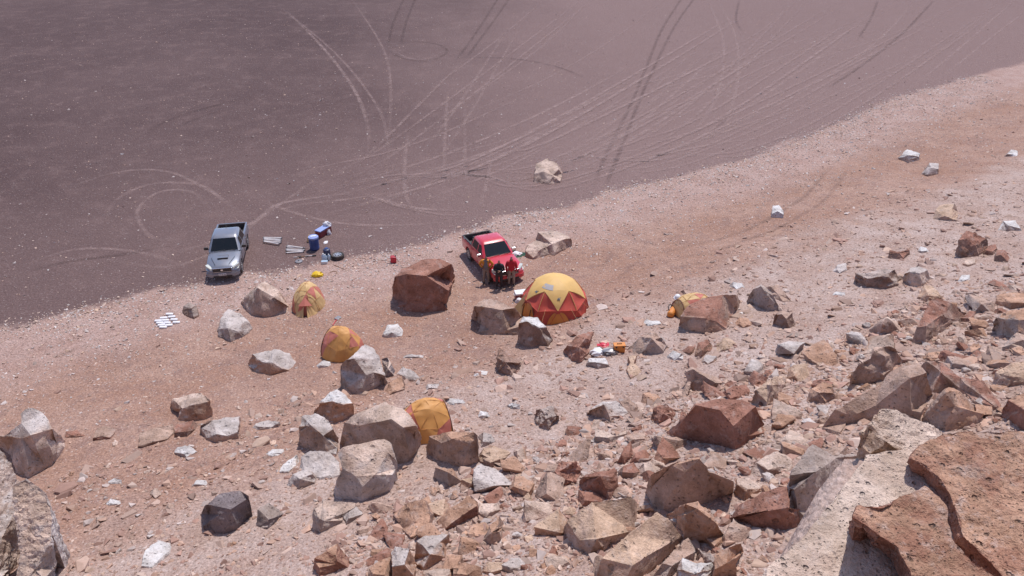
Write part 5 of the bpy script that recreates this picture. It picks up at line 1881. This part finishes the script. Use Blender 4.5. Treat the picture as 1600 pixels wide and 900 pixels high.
def stone_label(px, py, k):
    lb, bx_, by_, w = min(ROCK_INFO, key=lambda q: (q[1] - px) ** 2 + (q[2] - py) ** 2)
    dx, dy = px - bx_, py - by_
    side = ('right of' if dx > 0 else 'left of') if abs(dx) > abs(dy) else ('below' if dy > 0 else 'above')
    words = lb.split()
    if len(words) > 9:
        words = words[:9]
        while words[-1] in ('a', 'the', 'of', 'in', 'at', 'with', 'and', 'by', 'on', 'below', 'above', 'right', 'left', 'beside', 'behind'): words.pop()
    lab = 'small %s stone %s the %s' % (WORD[POOL_T[k % 12][0]], side, ' '.join(words))
    return lab


rnd = random.Random(21)
tries = 0
while len(placed) < 252 and tries < 12000:
    tries += 1
    px, py = rnd.uniform(560, 1600), rnd.uniform(430, 905)
    if not inside(SLIDE, px, py): continue
    p = hit(px, py)
    if spur_dist(p.x, p.y) < 1.6: continue
    s = px_per_m(p)
    size = rnd.choice((13, 15, 18, 22, 27, 33, 40, 50, 60)) / s * rnd.uniform(.85, 1.2)
    if any((p.x - x) ** 2 + (p.y - y) ** 2 < (r * .62 + size * .3) ** 2 for x, y, r in ROCK_SPOTS): continue
    if any((p.x - x) ** 2 + (p.y - y) ** 2 < (.36 * (r + size)) ** 2 for x, y, r in placed): continue
    placed.append((p.x, p.y, size))
    kk = rnd.randrange(len(pool))
    me = pool[kk]
    o = bpy.data.objects.new('rubble_stone', me)
    link(o)
    o.location = (p.x, p.y, p.z + size * .06)
    o.scale = (size, size * rnd.uniform(.8, 1.1), size * rnd.uniform(.8, 1.2))
    o.rotation_euler = (rnd.uniform(-.35, .35), rnd.uniform(-.35, .35), rnd.uniform(0, 6.28))
    STONES.append((px, o))
    tag(o, stone_label(px, py, kk), 'stone', 'small stones of the rock slide')

left = parse('90,660 330,640 480,610 520,700 640,850 560,900 120,900 100,780')
n2 = 0
while n2 < 46:
    px, py = rnd.uniform(90, 650), rnd.uniform(610, 900)
    if not inside(left, px, py): continue
    p = hit(px, py)
    size = rnd.choice((8, 9, 10, 12, 14)) / px_per_m(p)
    if any((p.x - x) ** 2 + (p.y - y) ** 2 < (r * .9 + size * .5) ** 2 for x, y, r in ROCK_SPOTS): continue
    n2 += 1
    kk = rnd.choice((3, 5, 7, 15, 17, 19, 2))
    o = bpy.data.objects.new('rubble_stone', pool[kk])
    link(o)
    o.location = (p.x, p.y, p.z + size * .04)
    o.scale = (size, size * .85, size * .7)
    o.rotation_euler = (rnd.uniform(-.25, .25), rnd.uniform(-.25, .25), rnd.uniform(0, 6.28))
    STONES.append((px, o))
    tag(o, stone_label(px, py, kk), 'stone', 'loose stones at lower left')

same = {}
for px, o in STONES: same.setdefault(o['label'], []).append((px, o))
for lab, q in same.items():
    if len(q) in (2, 3, 4):
        q.sort(key=lambda a: a[0])
        for w_, (_, o) in zip(('leftmost', 'rightmost') if len(q) == 2 else ('leftmost', 'middle', 'rightmost') if len(q) == 3 else ('leftmost', 'second from left', 'third from left', 'rightmost'), q):
            o['label'] = w_ + lab[5:]


def scatter(name, label, pos, sizes, cols, flat=.6, seed=1, variants=8):
    """many tiny stones as one mesh"""
    r = np.random.default_rng(seed)
    shapes = []
    for i in range(variants):
        me = hull_mesh('tmp', 900 + seed * 20 + i, 9, flat, False)
        v = np.array([tuple(q.co) for q in me.vertices])
        f = np.array([tuple(p.vertices) for p in me.polygons if len(p.vertices) == 3])
        shapes.append((v, f))
        bpy.data.meshes.remove(me)
    V, Fc, K = [], [], []
    base = 0
    pick = r.integers(0, variants, len(pos))
    for i in range(variants):
        ids = np.where(pick == i)[0]
        if not len(ids): continue
        v, f = shapes[i]
        n, m = len(ids), len(v)
        a = r.uniform(0, 6.283, n)
        ca, sa = np.cos(a), np.sin(a)
        tx, ty = r.normal(0, .18, n), r.normal(0, .18, n)
        x = v[None, :, 0] * ca[:, None] - v[None, :, 1] * sa[:, None]
        y = v[None, :, 0] * sa[:, None] + v[None, :, 1] * ca[:, None]
        z = v[None, :, 2] + x * tx[:, None] + y * ty[:, None]
        P = np.stack([x, y, z], -1) * sizes[ids][:, None, None] + pos[ids][:, None, :]
        V.append(P.reshape(-1, 3))
        Fc.append((f[None] + (np.arange(n) * m)[:, None, None] + base).reshape(-1, 3))
        K.append(np.repeat(cols[ids], m, 0))
        base += n * m
    V, Fc, K = np.concatenate(V), np.concatenate(Fc), np.concatenate(K)
    me = bpy.data.meshes.new(name)
    me.vertices.add(len(V)); me.vertices.foreach_set('co', V.astype(np.float32).ravel())
    me.loops.add(Fc.size); me.loops.foreach_set('vertex_index', Fc.astype(np.int32).ravel())
    me.polygons.add(len(Fc)); me.polygons.foreach_set('loop_start', (np.arange(len(Fc)) * 3).astype(np.int32))
    me.update()
    me.shade_flat()
    ca = me.color_attributes.new('tint', 'FLOAT_COLOR', 'POINT')
    ca.data.foreach_set('color', np.column_stack([K, np.ones(len(K))]).astype(np.float32).ravel())
    o = obj(name, me, PEBBLE)
    tag(o, label, kind='stuff')
    return o


def pebble_material():
    m, n, l, b = new_mat('pebble')
    t = NT(m)
    b.inputs['Roughness'].default_value = .93
    b.inputs['Specular IOR Level'].default_value = .15
    P = n.new('ShaderNodeNewGeometry').outputs['Position']
    c = t.mix(1.0, t.attr('tint', 'Color'), t.mix(t.noise(P, 9, 2), (.8, .8, .8), (1.2, 1.2, 1.2)), 'MULTIPLY')
    l.new(c, b.inputs['Base Color'])
    return m


PEBBLE = pebble_material()


def tints(keys, n, seed, dusty=.4):
    r = np.random.default_rng(seed)
    k = r.integers(0, len(keys), n)
    t = np.array([TINT[c] for c in keys])[k]
    t = t * (1 - dusty) + np.array([.40, .285, .24]) * dusty
    return t * r.uniform(.72, 1.2, n)[:, None]


def ground_points(n, accept, box, seed):
    r = np.random.default_rng(seed)
    out = []
    while len(out) < n:
        X = r.uniform(box[0], box[1], 4000)
        Y = r.uniform(box[2], box[3], 4000)
        D = seg_dist(X, Y)
        U = r.uniform(0, 1, 4000)
        for x, y, d, u in zip(X, Y, D, U):
            if len(out) >= n: break
            dd = ray_inv(x, y)
            if dd is None: continue
            if u < accept(x, y, d): out.append((x, y, zt(x, y)))
    return np.array(out)


def ray_inv(x, y):
    """inside or near the photographed field"""
    f = y * math.cos(PITCH) + H * math.sin(PITCH)
    px = 800 + F * x / f
    return px if -120 < px < 1720 else None


# pale pebbles where the slope meets the plain
def acc_band(x, y, d):
    if d < -1.2: return 0.006
    w = math.exp(-max(0, d - .3) / 3.2) if d > 0 else max(0, 1 + d / 1.2) * .5
    w *= .65 + .7 * noise.noise((x * .35, y * .35, 5.0))
    return w


pts = ground_points(21000, acc_band, (-32, 48, 22, 78), 3)
r = np.random.default_rng(5)
scatter('gravel', 'pale pebbles along the foot of the slope', pts, np.clip(r.lognormal(-2.45, .42, len(pts)), .03, .32), tints('WPPTCWWHPW', len(pts), 6, .2), .55, 3)


def acc_slope(x, y, d):
    if d < 1.5: return 0
    return .25 + .5 * max(0, noise.noise((x * .3, y * .3, 1.0))) + .3 * scree_weight(x, y)


pts = ground_points(13000, acc_slope, (-30, 46, 8, 72), 8)
scatter('slope_pebbles', 'small stones strewn over the hillside', pts, np.clip(r.lognormal(-2.65, .50, len(pts)), .03, .38), tints('PTOTRBTGCTBT', len(pts), 9), .5, 4)


def acc_plain(x, y, d):
    return .35 if d < -1 else 0


pts = ground_points(5000, acc_plain, (-60, 60, 24, 110), 12)
scatter('plain_pebbles', 'stones sprinkled over the dark plain', pts, np.clip(r.lognormal(-2.5, .40, len(pts)), .05, .30), tints('BDTBPTBDW', len(pts), 14), .55, 5)


SL_W = [hit(x, y).to_2d() for x, y in SLIDE]
SL_P = [(p.x, p.y) for p in SL_W]


def acc_slide(x, y, d):
    if y < 12 and spur_dist(x, y) < 1.6: return 0
    near = min(1.0, (17.0 / math.sqrt(x * x + y * y + (H - 5) ** 2)) ** 2)
    if not inside(SL_P, x, y):
        return .12 * near if hill_s(x, y) > 13 else 0
    return near * .35 + near * .9 * max(0, noise.noise((x * .55, y * .55, 8.0)) + .1)


pts = ground_points(26000, acc_slide, (-20, 40, 6, 46), 15)
pts[:, 2] += .01
dst = np.sqrt(pts[:, 0] ** 2 + pts[:, 1] ** 2 + (H - pts[:, 2]) ** 2)
sz = np.clip(r.lognormal(-2.35, .70, len(pts)), .03, .62) * np.clip(dst / 26, .55, 1.2)
scatter('rubble_chips', 'broken chips filling the gaps of the rock slide', pts, sz, tints('RORTOPBWTCRO', len(pts), 17, .45), .42, 6, 12)
